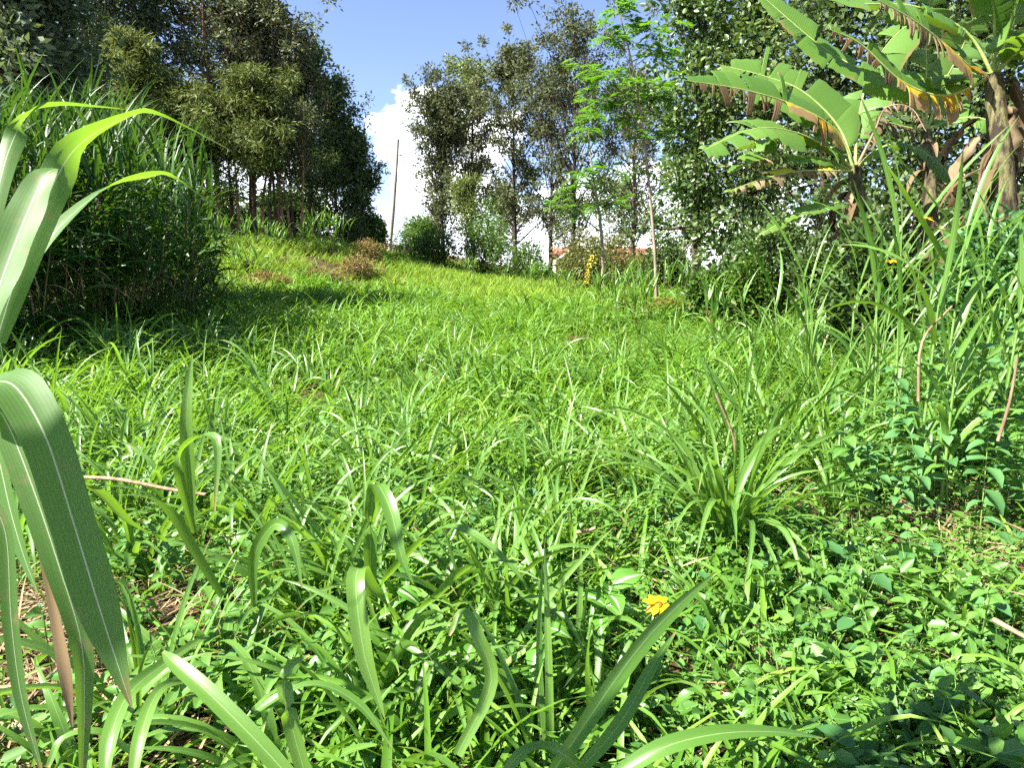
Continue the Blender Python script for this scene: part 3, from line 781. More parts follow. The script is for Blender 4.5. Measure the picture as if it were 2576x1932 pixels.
# shrubs at right, under the trees
for px, Y, top, hw, lab, mt in [(1850, 16, 560, 95, 'leafy light green shrub under the creeper-wrapped tree', 'creeper'), (1960, 14, 480, 110, 'leafy green shrub left of the banana stem', 'creeper'),
                            (1680, 22, 560, 60, 'leafy shrub just left of the dark trunk', 'creeper'), (1900, 12, 640, 70, 'dark green shrub low in front of the leafy shrubs', 'bush'), (1790, 14.5, 660, 60, 'dark green shrub right of the dark trunk foot', 'bush'),
                            (2080, 12, 560, 90, 'shady shrub at the foot of the left banana plant', 'dark_tree'), (2190, 8.3, 560, 120, 'leafy shrub hiding the foot of the left banana stem', 'creeper'), (2500, 6.6, 430, 130, 'leafy shrub hiding the foot of the right banana stem', 'weed_blue'), (2260, 11, 480, 130, 'shady shrub between the banana stems', 'dark_tree'), (2480, 10, 420, 150, 'shady shrub behind the right banana stem', 'dark_tree')]:
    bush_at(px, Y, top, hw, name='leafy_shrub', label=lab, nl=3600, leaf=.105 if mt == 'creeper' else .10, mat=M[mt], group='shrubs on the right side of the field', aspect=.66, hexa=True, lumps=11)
# shrubs among the cane grass at left
for px, Y, top, hw, lab in [(480, 18.5, 430, 70, 'leafy shrub with vines behind the right end of the cane grass'), (400, 17, 480, 80, 'leafy shrub showing between two clumps of cane grass')]:
    bush_at(px, Y, top, hw, name='vine_shrub', label=lab, nl=3400, leaf=.10, mat=M['bush'], group='shrubs beside the cane grass', aspect=.6, hexa=True, lumps=11)

for px, Y, top, hw, lab in [(-40, 15.5, 420, 150, 'dark shrub mass behind the left end of the cane grass'), (130, 17, 420, 150, 'dark shrub mass behind the middle of the cane grass'), (290, 18, 440, 130, 'dark shrub mass behind the right part of the cane grass')]:
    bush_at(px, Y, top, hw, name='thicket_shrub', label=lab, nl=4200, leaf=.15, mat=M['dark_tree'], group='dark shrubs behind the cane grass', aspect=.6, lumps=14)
for px, Y, top, hw, lab in [(430, 38, 450, 90, 'shady shrub at the left in the depth of the grove'), (550, 39, 462, 95, 'shady shrub in the depth of the grove behind the low cypress'), (665, 40, 470, 95, 'shady shrub in the depth of the grove behind the red trunks'), (780, 40, 470, 90, 'shady shrub in the depth of the grove near its right end')]:
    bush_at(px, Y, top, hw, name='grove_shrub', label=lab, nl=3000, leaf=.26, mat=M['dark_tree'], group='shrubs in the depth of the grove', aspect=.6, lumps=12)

# ------------------------------------------------------------------ feathery saplings
def frond(mb, p, d, L, np_=9):
    """a twice-divided leaf: a drooping rib with side pinnae"""
    s = np.linspace(0, 1, np_ + 2)
    dz = -.55 * s ** 2
    d = unit(d); side = unit(np.cross(d, np.array([0, 0, 1.0])))
    pts = p + d * (s * L)[:, None] + np.array([0, 0, 1.0]) * (dz * L)[:, None]
    V, F = tube(pts, np.linspace(.004, .0015, len(s)), 3); mb.add(V, F, None, 1)
    q = pts[2:]; m = len(q); ll = L * .36 * np.sin(np.linspace(.5, 2.8, m)) + .03
    for sg in (-1, 1):
        D = unit(side * sg + d * .55 + np.array([0, 0, -.25]) + RNG.normal(0, .1, (m, 3)))
        V, F, U = leaf_quads(q, D, unit(np.array([0, 0, 1.0]) + RNG.normal(0, .25, (m, 3))), ll, ll * .34, .1); mb.add(V, F, U, 0)
def make_sapling(name, label, trunk_px, sprays, Y, r0, group=None, nf=13, fl=.5):
    b = at(trunk_px[0][0], Y)
    root = empty(name, b, label, 'tree', group)
    pts = [np.array([0, 0, -.1])] + [W(px, py, Y / (CP + SP * (966 - py) / FPX)) - b for px, py in trunk_px[1:]]
    tp = crom(np.array(pts), 22); rr = np.linspace(r0, r0 * .18, 22)
    tm = MB(); V, F = tube(tp, rr, 7); tm.add(V, F)
    fm = MB()
    for px, py, dy, rad in sprays:
        c = W(px, py, (Y + dy) / (CP + SP * (966 - py) / FPX)) - b
        i = np.argmin(np.abs(tp[:, 2] - (c[2] - .55 * np.linalg.norm(c[:2] - tp[:, :2].mean(0)) - .15)))
        p = tp[i]
        bp = crom(np.array([p, p * .5 + c * .5 + np.array([0, 0, .08]), c]), 7)
        V, F = tube(bp, np.linspace(rr[i] * .55, .006, 7), 5); tm.add(V, F)
        for k in range(nf):
            q = bp[RNG.integers(3, 7)] + RNG.normal(0, .05, 3)
            a = RNG.uniform(0, 6.28); e = RNG.uniform(-.1, .75)
            frond(fm, q, np.array([math.cos(a) * math.cos(e), math.sin(a) * math.cos(e), math.sin(e)]), fl * RNG.uniform(.6, 1.2) * rad)
    tm.build('trunk', M['bark_pale'], root)
    fm.build('crown', [M['feather'], M['stem']], root)
make_sapling('feathery_sapling', 'slender leaning sapling with feathery bright green leaves', [(1657, 775), (1648, 650), (1638, 520), (1620, 350), (1592, 170), (1558, 30), (1545, -40)],
             [(1545, 15, 0, 1), (1600, 60, .2, .8), (1510, 60, -.2, 1), (1480, 190, -.3, 1.1), (1500, 260, .1, 1.1), (1555, 300, .3, 1), (1450, 150, 0, 1), (1670, 130, .1, 1), (1690, 60, -.2, 1), (1540, 180, -.4, .9), (1660, 240, .2, 1), (1700, 200, 0, 1), (1700, 330, .3, .8), (1600, 330, -.3, .8), (1590, 430, .3, .7), (1680, 470, .2, .7), (1610, 240, .4, .9)], 16, .045)
make_sapling('feathery_sapling', 'feathery bright green young tree in front of the olive bush', [(1520, 710), (1515, 620), (1505, 520), (1490, 430), (1480, 330)],
             [(1480, 330, 0, 1.2), (1450, 430, -.4, 1.2), (1530, 420, .3, 1.3), (1480, 470, .3, 1.2), (1395, 510, -.2, 1.3), (1500, 520, 0, 1.2), (1560, 500, 0, 1.1), (1430, 480, .3, 1.2), (1485, 290, .1, 1.2)], 24, .075, None, 14, .62)

# ------------------------------------------------------------------ pole with wire
def make_pole():
    b = at(978, 45)
    root = empty('utility_pole', b, 'tall weathered wooden pole leaning slightly, on the far rise', 'pole')
    top = W(1001, 349, 45 / (CP + SP * (966 - 349) / FPX)) - b
    mb = MB(); pts = np.linspace(np.array([0, 0, -.3]), top, 9); pts[:, 0] += .05 * np.sin(np.linspace(0, 3.1, 9))
    V, F = tube(pts, np.linspace(.15, .095, 9), 12); mb.add(V, F)
    th = np.linspace(0, 6.2832, 12, endpoint=False); c = pts[-1]
    ring = V[-12:]; capV = np.vstack([ring, c + np.array([0, 0, .01])]); capF = np.array([[i, (i + 1) % 12, 12, 12] for i in range(12)])
    mb.add(capV, capF); mb.build('post', M['pole'], root)
    k = MB(); q = pts[0] * .13 + top * .87
    V, F = tube(np.array([q, q + np.array([.30, -.02, .02])]), [.02, .02], 6); k.add(V, F)
    V, F = tube(np.array([q + np.array([.28, -.02, -.05]), q + np.array([.28, -.02, .0]), q + np.array([.28, -.02, .06])]), [.05, .06, .03], 8); k.add(V, F)
    k.build('insulator', M['bark'], root)
    w = MB(); e = W(1130, 470, 49) - b; s = np.linspace(0, 1, 14)[:, None]
    P = (q + np.array([.28, 0, 0])) * (1 - s) + e * s; P[:, 2] -= .25 * np.sin(math.pi * s[:, 0])
    V, F = tube(P, np.full(14, .012), 5); w.add(V, F); w.build('wire', M['bark'], root)
    # short reddish brace post beside it
    o = MB(); bb = at(970, 46.5)
    V, F = tube(np.array([[0, 0, -.2], [.02, 0, 1.1], [.06, 0, 2.3]]), [.07, .065, .055], 9); o.add(V, F)
    s2 = o.build('short_post', M['bark_red'], None, loc=bb); tag(s2, 'short dark brown post close behind the tall pole', 'post')
make_pole()

# ------------------------------------------------------------------ house behind the bushes
def make_house():
    Y = 58
    zr = zrow(634, Y); ze = zrow(657, Y); zg = ze - 2.6
    xl, xr = xat(1395, Y), xat(1730, Y)
    M['wall'] = roughmat('cream_wall', (.55, .47, .33), (.66, .58, .43), 3, .9, .1)
    M['tile'] = roughmat('red_roof', (.20, .06, .04), (.42, .15, .10), 5, .8, .3)
    M['white'] = roughmat('white_board', (.72, .72, .70), (.82, .82, .80), 5, .6, .05)
    M['pane'] = roughmat('dark_glass', (.02, .025, .03), (.04, .045, .05), 3, .1, 0, spec=.6)
    b = np.array([(xl + xr) / 2, Y, zg])
    root = empty('house', b, 'cream house with red roof half hidden behind the olive bushes', 'house')
    hw = (xr - xl) / 2
    mb = MB(); mb.box((-hw + .3, 0, 0), (hw - .3, 7, ze - zg)); mb.build('wall', M['wall'], root, False)
    # ridge roof
    r = MB(); e0 = ze - zg - .05; rz = zr - zg + .35
    def slab(a, bq, c, d, t=.12):
        P = np.array([a, bq, c, d], float); n = np.cross(P[1] - P[0], P[3] - P[0]); n = n / np.linalg.norm(n) * t
        V = np.vstack([P, P + n]); F = np.array([(0, 3, 2, 1), (4, 5, 6, 7), (0, 1, 5, 4), (1, 2, 6, 5), (2, 3, 7, 6), (3, 0, 4, 7)])
        r.add(V, F)
    slab((-hw, -.6, e0), (hw, -.6, e0), (hw, 3.5, rz), (-hw, 3.5, rz))
    slab((hw, 7.6, e0), (-hw, 7.6, e0), (-hw, 3.52, rz), (hw, 3.52, rz))
    # gabled wing towards the camera at its left end
    gx0, gx1 = -hw + .1, -hw + 3.6; gm = (gx0 + gx1) / 2; gzr = rz + .1
    slab((gx0 - .35, -3.4, e0 - .1), (gm, -3.4, gzr), (gm, 2.5, gzr), (gx0 - .35, 2.5, e0 - .1))
    slab((gm + .01, -3.4, gzr), (gx1 + .35, -3.4, e0 - .1), (gx1 + .35, 2.5, e0 - .1), (gm + .01, 2.5, gzr))
    r.build('roof', M['tile'], root, False)
    g = MB(); g.box((gx0, -3.0, 0), (gx1, -.02, e0 - .1))
    g.add(np.array([(gx0, -3.0, e0 - .098), (gx1, -3.0, e0 - .098), (gm, -3.0, gzr - .12), (gm, -3.0, gzr - .12), (gx0, -2.8, e0 - .098), (gx1, -2.8, e0 - .098), (gm, -2.8, gzr - .12), (gm, -2.8, gzr - .12)]),
          np.array([(0, 1, 2, 3), (5, 4, 6, 7), (0, 2, 6, 4), (1, 5, 6, 2)]))
    g.build('gable_wall', M['wall'], root, False)
    for s in (-1, 1):
        t = MB(); ex = gm + s * (gx1 - gx0 + .8) / 2
        P = np.array([(ex, -3.46, e0 - .22), (gm, -3.46, gzr - .05), (gm, -3.46, gzr + .2), (ex, -3.46, e0 + .03)])
        V = np.vstack([P, P + np.array([0, .05, 0])]); t.add(V, np.array([(0, 1, 2, 3), (4, 7, 6, 5), (0, 4, 5, 1), (2, 6, 7, 3), (1, 5, 6, 2), (0, 3, 7, 4)])); t.build('bargeboard', M['white'], root, False)
    for x in (gm - .6, gm + .6, 1.2, 3.2):
        yy = -3.0 if x < gx1 else 0
        wv = MB(); wv.box((x - .5, yy - .06, .95), (x + .5, yy - .01, 2.1)); wo_ = wv.build('window', M['white'], root, False)
        pv = MB(); pv.box((x - .42, yy - .09, 1.03), (x + .42, yy - .062, 2.02)); pv.build('pane', M['pane'], wo_, False)
make_house()

# ------------------------------------------------------------------ cane grass (tall, jointed) thickets
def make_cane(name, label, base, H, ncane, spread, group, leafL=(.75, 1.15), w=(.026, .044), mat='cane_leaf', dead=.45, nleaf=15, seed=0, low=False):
    root = empty(name, base, label, 'grass clump', group)
    cm, lm, dm = MB(), MB(), MB()
    for k in range(ncane):
        a = RNG.uniform(0, 6.28); r = spread * math.sqrt(RNG.uniform(0, 1)); h = H * RNG.uniform(.62, .98)
        b = np.array([math.cos(a) * r, math.sin(a) * r, -.05]); lean = RNG.uniform(.05, .38) * h * .6; a2 = a + RNG.normal(0, .6)
        top = b + np.array([math.cos(a2) * lean, math.sin(a2) * lean, h * .80])
        pts = crom(np.array([b, b * .6 + top * .4 + np.array([0, 0, h * .06]), top]), 7)
        V, F = tube(pts, np.linspace(.011, .006, 7), 5); cm.add(V, F)
        m = nleaf
        t = np.sort(RNG.uniform(.32, 1, m)); t[-4:] = 1
        C = np.array([np.interp(t, np.linspace(0, 1, 7), pts[:, i]) for i in range(3)]).T
        az = np.arange(m) * 3.0 + RNG.uniform(0, 6.28) + RNG.normal(0, .4, m)
        e0 = np.where(t > .95, RNG.uniform(1.2, 1.5, m), RNG.uniform(.8, 1.25, m)); dr = np.where(t > .95, RNG.uniform(.3, 1.2, m), RNG.uniform(1.2, 2.5, m))
        V, F, U = blades(C, az, RNG.uniform(*leafL, m) * (.6 + .4 * t), RNG.uniform(*w, m), e0, dr, 7, .3, RNG.normal(0, .8, m), 1.5, RNG.normal(0, .3, m)); lm.add(V, F, U)
        if low:          # long blades from the foot that arch over to the ground
            q = 5; V, F, U = blades(np.repeat(b[None], q, 0), a + RNG.normal(0, .7, q), RNG.uniform(.8, 1.5, q), RNG.uniform(.022, .04, q), RNG.uniform(1.0, 1.45, q), RNG.uniform(1.2, 2.3, q), 8, .3, RNG.normal(0, .6, q), 1.6, RNG.normal(0, .3, q)); lm.add(V, F, U)
        md = int(6 * dead + RNG.uniform(0, 1))
        if md:
            t = RNG.uniform(.1, .65, md); C = np.array([np.interp(t, np.linspace(0, 1, 7), pts[:, i]) for i in range(3)]).T
            V, F, U = blades(C, RNG.uniform(0, 6.28, md), RNG.uniform(.4, .8, md), RNG.uniform(.012, .024, md), RNG.uniform(-.2, .6, md), RNG.uniform(1.0, 2.0, md), 5, .5, RNG.normal(0, 1.5, md), .8); dm.add(V, F, U)
    c = cm.build('canes', M['cane'], root); c['kind'] = 'stuff'
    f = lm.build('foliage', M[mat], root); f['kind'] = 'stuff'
    if dm.n:
        d = dm.build('dead_leaves', M['dry'], root); d['label'] = 'dry brown leaves hanging from the canes'; d['kind'] = 'stuff'
    return root
CG = 'clumps of tall cane grass at the left edge'
cane_list = [(-130, 8.0, 150, 26), (0, 8.5, 190, 26), (100, 9.2, 110, 30), (225, 10, 235, 26), (305, 10.6, 150, 28), (385, 12, 300, 24), (455, 13.5, 470, 20), (-60, 11, 120, 24), (80, 12, 95, 26), (210, 13, 130, 24), (330, 14.5, 230, 24), (425, 15, 400, 22)]
cane_lab = ['tall cane grass clump cut by the left picture edge', 'tall cane grass clump just behind the broad-leaved foreground plant', 'tallest near cane grass clump with dark upright plume of leaves', 'cane grass clump between the tallest plume and the fan-topped one',
            'cane grass clump with fan of upright leaves left of the pointed cypress', 'lower cane grass clump below the pointed cypress', 'lowest cane grass clump at the right end of the thicket',
            'back row cane grass clump at the left picture edge', 'back row cane grass clump behind the tallest plume', 'back row cane grass clump behind the middle of the thicket', 'back row cane grass clump nearest the grove', 'cane grass clump behind the lower one at the right end of the thicket']
for (px, Y, top, nc), lab in zip(cane_list, cane_lab):
    q = at(px, Y)
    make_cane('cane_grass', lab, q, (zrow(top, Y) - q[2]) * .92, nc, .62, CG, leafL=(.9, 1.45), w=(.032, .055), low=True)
for k, (px, Y, H) in enumerate([(640, 27.5, 1.1), (560, 26.5, 1.2), (700, 27.5, 1.0), (820, 28, 1.9), (850, 28.5, 1.7), (780, 28, 1.2), (625, 23, .9), (1010, 40, .9), (1180, 34, .9), (1340, 28, 1.1), (1420, 25, 1.0), (1570, 17, 1.3), (1600, 14.5, 1.15), (1520, 20, 1.0), (1820, 11.5, 1.1), (1700, 18, 1.2)]):
    lab = ['upright grass tuft on the crest below the red trunks', 'upright grass tuft on the crest left of the red trunks', 'small upright grass tuft on the crest right of the red trunks', 'tall spiky grass tuft on the crest under the dark tree', 'spiky grass tuft right beside the tall spiky one', 'short grass tuft between the crest tufts',
           'single light grass tuft standing on the bank', 'short grass tuft near the foot of the pole', 'grass tuft below the hedge', 'grass tuft below the gap in the hedge', 'grass tuft before the yellow creeper strand', 'dense upright grass tuft left of the slender sapling', 'dense dark grass tuft just in front of the slender sapling', 'grass tuft between olive bush and sapling', 'grass tuft in front of the shrubs at right', 'grass tuft behind the slender sapling foot'][k]
    make_cane('tall_grass_tuft', lab, at(px, Y), H, 9, .35, 'upright tufts of tall grass on the far field', (.5, .9), (.03, .05), 'blade', .05, 7)

# ------------------------------------------------------------------ single leaves drawn along a line (pixels and depth)
def drawn_leaf(name, parent, rows, mat, base, n=26, fold=.22, ripple=.0, root_w=.5, world_pts=False):
    """rows: px, py, depth, width in px at that place, normal as (x,y,z)"""
    if world_pts:
        P = np.array([r[:3] for r in rows], float); wd = np.array([r[3] for r in rows]); nn = np.array([r[4] for r in rows], float)
    else:
        P = np.array([W(r[0], r[1], r[2]) for r in rows]); wd = np.array([r[3] / FPX * r[2] for r in rows]); nn = np.array([r[4] for r in rows], float)
    Q = crom(np.c_[P, wd, nn], n); P, wd, nn = Q[:, :3], np.maximum(Q[:, 3], .0015), unit(Q[:, 4:7])
    T = unit(np.gradient(P, axis=0)); S = unit(np.cross(T, nn)); N = unit(np.cross(S, T))
    s = np.linspace(0, 1, n)
    hw = wd[:, None] / 2
    rp = (ripple * np.sin(s * 23) * wd)[:, None]; rq = (ripple * np.sin(s * 19 + 1) * wd)[:, None]
    c5 = [P + S * hw + N * (hw * fold + rp), P + S * hw * .5 + N * hw * fold * .42, P, P - S * hw * .5 + N * hw * fold * .42, P - S * hw + N * (hw * fold + rq)]
    V = np.stack(c5, 1).reshape(-1, 3) - base
    i0 = (np.arange(n - 1)[:, None] * 5 + np.arange(4)[None]).ravel()
    F = np.stack([i0, i0 + 1, i0 + 6, i0 + 5], -1)
    UV = np.stack([np.broadcast_to(np.array([0, .25, .5, .75, 1])[None], (n, 5)), np.broadcast_to(s[:, None], (n, 5))], -1).reshape(-1, 2)
    return link(name, build_mesh(name, V, F, mat, UV), parent)

UPN, CAMN, AWAY = (0, 0, 1), (.1, -.8, .55), (-.1, .75, .65)
def make_front_plant():
    b = np.array(hit(-60, 1500)); b[1] = 1.35; b[0] = -1.32; b[2] = gz(b[0], b[1])
    root = empty('broad_leaved_cane', b, 'big broad-bladed cane plant reaching in from the left picture edge', 'grass plant')
    L = lambda rows, m='maize', **k: drawn_leaf('leaf', root, rows, M[m], b, **k)
    L([(-60, 760, 1.25, 30, AWAY), (-15, 520, 1.3, 44, AWAY), (25, 370, 1.35, 50, AWAY), (75, 285, 1.4, 46, (0, .5, .85)), (150, 264, 1.45, 30, (0, .3, 1)), (250, 269, 1.5, 14, (0, .15, 1)), (320, 275, 1.55, 3, UPN)], ripple=.02)
    L([(-10, 860, 1.15, 40, AWAY), (50, 670, 1.18, 70, AWAY), (140, 450, 1.25, 78, AWAY), (215, 350, 1.3, 66, (-.2, .6, .8)), (330, 292, 1.38, 48, (-.1, .35, .95)), (385, 285, 1.42, 34, (0, .1, 1)), (470, 320, 1.48, 26, (.2, -.3, .95)), (586, 382, 1.55, 3, (.3, -.3, .9))], ripple=.03)
    L([(-30, 800, 1.02, 60, CAMN), (20, 660, 1.05, 95, CAMN), (75, 520, 1.08, 92, CAMN), (115, 440, 1.1, 62, (.1, -.5, .85)), (140, 424, 1.12, 16, (.1, -.2, .95))], ripple=.03)
    L([(0, 840, 1.2, 20, CAMN), (60, 690, 1.25, 36, CAMN), (150, 570, 1.3, 46, (.0, -.5, .8)), (270, 472, 1.38, 34, (0, .2, 1)), (390, 440, 1.45, 32, (0, .6, .8)), (440, 448, 1.5, 16, (0, .2, 1)), (520, 505, 1.55, 9, (.3, -.4, .9)), (600, 572, 1.6, 2, (.3, -.4, .9))])
    L([(-70, 1010, .92, 70, (.5, -.3, .8)), (-20, 965, .90, 96, (.45, -.4, .8)), (40, 975, .88, 112, (.5, -.6, .65)), (115, 1100, .86, 104, (.45, -.85, .35)), (180, 1300, .85, 98, (.42, -.85, .3)), (250, 1530, .84, 92, (.4, -.85, .3)), (332, 1782, .83, 4, (.4, -.85, .3))], ripple=.02, n=34)
    L([(-50, 1000, .95, 50, CAMN), (10, 1050, .94, 66, CAMN), (80, 1220, .92, 70, (.35, -.85, .3)), (150, 1430, .90, 62, (.5, -.8, .3)), (205, 1620, .89, 48, (.6, -.7, .3)), (212, 1800, .88, 32, (.7, -.7, .2)), (205, 1990, .87, 10, (.7, -.7, .2))])
    L([(-40, 1060, 1.0, 54, (-.2, -.8, .5)), (-5, 1150, .98, 60, (-.3, -.8, .4)), (25, 1280, .97, 60, (-.3, -.9, .3)), (60, 1400, .96, 30, (-.2, -.9, .3)), (98, 1500, .95, 3, (-.2, -.9, .3))])
    L([(-30, 1240, .9, 22, CAMN), (15, 1350, .9, 36, CAMN), (28, 1560, .9, 38, (.2, -.95, .2)), (55, 1760, .9, 30, (.2, -.95, .2)), (110, 1960, .9, 6, (.2, -.95, .2))])
    L([(20, 1180, .97, 10, CAMN), (95, 1330, .96, 22, CAMN), (140, 1560, .95, 24, (.3, -.9, .2)), (165, 1700, .94, 28, (.4, -.9, .2)), (182, 1830, .94, 5, (.4, -.9, .2))], 'dry')
    L([(0, 830, 1.3, 14, AWAY), (25, 720, 1.3, 24, AWAY), (62, 600, 1.32, 26, AWAY), (75, 520, 1.33, 4, AWAY)], 'blade')
    mb = MB(); V, F = tube(crom(np.array([[0, 0, -.05], [-.02, .0, .8], [-.02, .0, 1.6], [.04, .0, 2.35]]), 10), np.linspace(.016, .008, 10), 8); mb.add(V, F); mb.build('stem', M['stem'], root)
make_front_plant()
def make_added_shade_plant():  # unseen plant, added so its leaves cast shade on the lower right corner
    b = np.array([-1.45, .35, gz(-1.45, .35)])
    root = empty('broad_leaved_cane', b, 'broad-bladed cane plant out of view, added to shade the lower right corner', 'grass plant')
    for ye, zt, xe in ((.75, 2.62, -.2), (.9, 2.5, -.1), (1.1, 2.62, -.15), (.85, 2.8, -.05)):
        drawn_leaf('leaf', root, [(-1.45, .35, 2.0, .03, UPN), (-1.25, .35 + (ye - .35) * .3, zt - .12, .075, (-.3, 0, .95)), (-.85, .35 + (ye - .35) * .65, zt, .10, UPN), (-.5, .35 + (ye - .35) * .88, zt - .03, .09, UPN), (xe, ye, zt - .14, .004, UPN)], M['maize'], b, world_pts=True)
    mb = MB(); V, F = tube(crom(np.array([[0, 0, -.05], [-.02, .0, .8], [0, 0, 2.3]]), 10), np.linspace(.016, .008, 10), 8); mb.add(V, F); mb.build('stem', M['stem'], root)
make_added_shade_plant()

# ------------------------------------------------------------------ grass clumps one can tell apart: each leaf a part
BLADE = []
for k in range(26):
    r = np.random.default_rng(300 + k)
    e0 = r.uniform(.95, 1.5); dr = [r.uniform(.15, .6), r.uniform(.9, 1.7), r.uniform(1.8, 2.7)][k % 3]
    V, F, U = blades([(0, 0, 0)], 0.0, 1.0, .042 + .008 * (k % 3), e0, dr, 11, .32, r.normal(0, .55), 1.5 + .5 * (k % 2), r.normal(0, .35), 0, .55)
    BLADE.append(build_mesh('leaf_blade', V, F, M['blade'], U))
UPR = [m for k, m in enumerate(BLADE) if k % 3 == 0]; ARC = [m for k, m in enumerate(BLADE) if k % 3 == 1]; DRP = [m for k, m in enumerate(BLADE) if k % 3 == 2]
def clump(base, n, L, wf=1.0, mix=(.25, .45, .30), name='grass_clump', label=None, group=None, rad=.05, az0=None, azs=None):
    root = empty(name, base, label, 'grass clump', group)
    for k in range(n):
        q = random.random(); pool = UPR if q < mix[0] else ARC if q < mix[0] + mix[1] else DRP
        o = link('leaf', random.choice(pool), root)
        az = random.uniform(0, 6.283) if az0 is None else random.gauss(az0, azs)
        rr = rad * math.sqrt(random.random())
        o.location = (math.cos(az) * rr, math.sin(az) * rr, -.02)
        ll = random.uniform(*L)
        o.rotation_euler = (random.gauss(0, .10), random.gauss(0, .10), az)
        o.scale = (ll, ll * wf * random.uniform(.7, 1.15) if False else ll, ll)
        ww = wf * random.uniform(.75, 1.15)
        o.scale = (ll, max(.25, ww * .62), ll)
    return root
FC = 'single grass clumps in the near field'
front = [  # px, py of the foot, leaves, length range, width factor, label
    (1825, 1400, 85, (.6, 1.1), 1.0, 'large fountain-shaped grass clump on the right side of the near field'),
    (640, 1400, 14, (.45, .75), 1.1, 'tall grass clump behind the leafy weeds, left of centre'),
    (940, 1400, 12, (.5, .8), 1.2, 'grass clump with dark upright blade left of centre'),
    (800, 1560, 10, (.4, .7), 1.1, 'grass clump with pale drooping blade among variegated weeds'),
    (1080, 1640, 14, (.4, .7), 1.05, 'grass clump with arching blades in front of the dark hollow'),
    (1250, 1520, 12, (.45, .75), .95, 'grass clump at the centre of the near field'),
    (470, 1330, 10, (.5, .8), 1.1, 'grass clump with one tall stiff blade beside the broad-leaved cane'),
    (330, 1270, 9, (.4, .65), 1.0, 'grass clump close to the tip of the broad drooping leaf'),
    (560, 1800, 9, (.35, .6), 1.25, 'grass clump at the lower left with wide bright blades'),
    (740, 1960, 10, (.4, .7), 1.2, 'grass clump at the bottom edge, left of the variegated weeds'),
    (300, 1960, 9, (.35, .6), 1.15, 'grass clump at the bottom left corner over the straw'),
    (1020, 1960, 10, (.4, .7), 1.1, 'grass clump at the bottom edge under the variegated weeds'),
    (1380, 1960, 10, (.45, .75), 1.15, 'grass clump at the bottom edge with long blade leaning right'),
    (1500, 1900, 7, (.4, .7), 1.1, 'grass clump at the bottom edge next to the bare soil patch'),
    (1150, 1420, 10, (.4, .65), .95, 'grass clump above the arching blades at the centre'),
    (260, 1080, 12, (.45, .75), .95, 'grass clump in the shade at the left of the field'),
    (420, 930, 10, (.6, .95), 1.0, 'grass clump with blade leaning far to the right near the shade'),
    (330, 950, 12, (.55, .9), 1.0, 'upright grass clump before the cane thicket'),
    (140, 900, 14, (.5, .8), 1.0, 'grass clump right behind the broad-leaved cane'),
    (540, 1130, 12, (.4, .7), .9, 'grass clump left of the middle weeds'),
    (760, 1180, 12, (.35, .6), .9, 'grass clump above the leafy weeds left of centre'),
    (1000, 1230, 14, (.35, .65), .9, 'grass clump with pale glossy bend near the centre'),
    (1050, 1010, 18, (.4, .7), .9, 'grass clump with two tall dark blades in the middle field'),
    (1290, 1000, 18, (.4, .7), .9, 'grass clump with one long curved dark blade in the middle field'),
    (1560, 1130, 22, (.4, .65), .85, 'grass clump over a dark hollow right of the middle field'),
    (1720, 1040, 26, (.45, .75), .9, 'wide spreading grass clump at the right of the middle field'),
    (1650, 1250, 16, (.4, .6), .85, 'grass clump behind the large fountain-shaped clump'),
    (2010, 1180, 12, (.4, .65), .9, 'grass clump to the right behind the fountain-shaped clump'),
    (1420, 1260, 14, (.35, .6), .85, 'grass clump with a reddish dead leaf near its foot'),
    (1990, 900, 16, (.6, .95), 1.0, 'long-bladed grass clump in front of the shrubs at right'),
    (1830, 860, 18, (.6, .95), 1.0, 'arching grass clump just right of the brown bush'),
    (2060, 800, 16, (.7, 1.1), 1.1, 'tall spiky grass clump below the banana stem'),
    (2150, 1010, 12, (.5, .8), 1.0, 'loose grass clump among the weeds on the right bank'),
    (2480, 1060, 14, (.4, .7), .9, 'yellow-green grass clump at the right picture edge'),
]
for px, py, n, L, wf, lab in front:
    py2 = min(py, 1925)
    b = hit(px, py2)
    if py > py2: b[1] -= .12; b[2] = gz(b[0], b[1])
    near = py > 1300
    clump(b, n, L, wf, (.12, .38, .50) if n > 50 else (.22, .45, .33) if near else (.3, .45, .25), label=lab, group=FC, rad=.04 + .03 * (n > 20))
# more of the same across the near and middle field
def scatter_clumps(count, y0, y1, group, label, n, L, wf, seed, leaf_parts=True):
    r = np.random.default_rng(seed); k = 0
    while k < count:
        y = math.sqrt(r.uniform(y0 * y0, y1 * y1)); x = r.uniform(-1, 1) * (.76 * y + .2)
        px, py = project(np.array([x, y, gz(x, y)])); px, py = float(px), float(py)
        if y < 3.6 and px > 1450 and r.uniform() < .9: continue
        if y < 2.6 and px < 330: continue
        if px > 2150 and r.uniform() < .5: continue
        if not (-60 < px < 2640): continue
        clump(np.array([x, y, gz(x, y)]), int(r.integers(*n)), L, wf, label=label, group=group); k += 1
scatter_clumps(80, 1.75, 4.8, 'small grass clumps in the near field', 'small loose grass clump in the near field', (12, 22), (.42, .82), .8, 11)
scatter_clumps(120, 4.6, 10.5, 'grass clumps in the middle field', 'low arching grass clump in the middle of the field', (12, 22), (.48, .98), 1.0, 12)
for k in range(44):
    px = random.uniform(1850, 2620); Yk = random.uniform(4.2, 10.5)
    clump(at(px, Yk), random.randint(9, 14), (.7, 1.2), 1.0, (.45, .40, .15), name='bank_grass_clump', label='tall upright grass clump in the wall of grass on the right bank', group='tall grass clumps on the right bank', rad=.08)
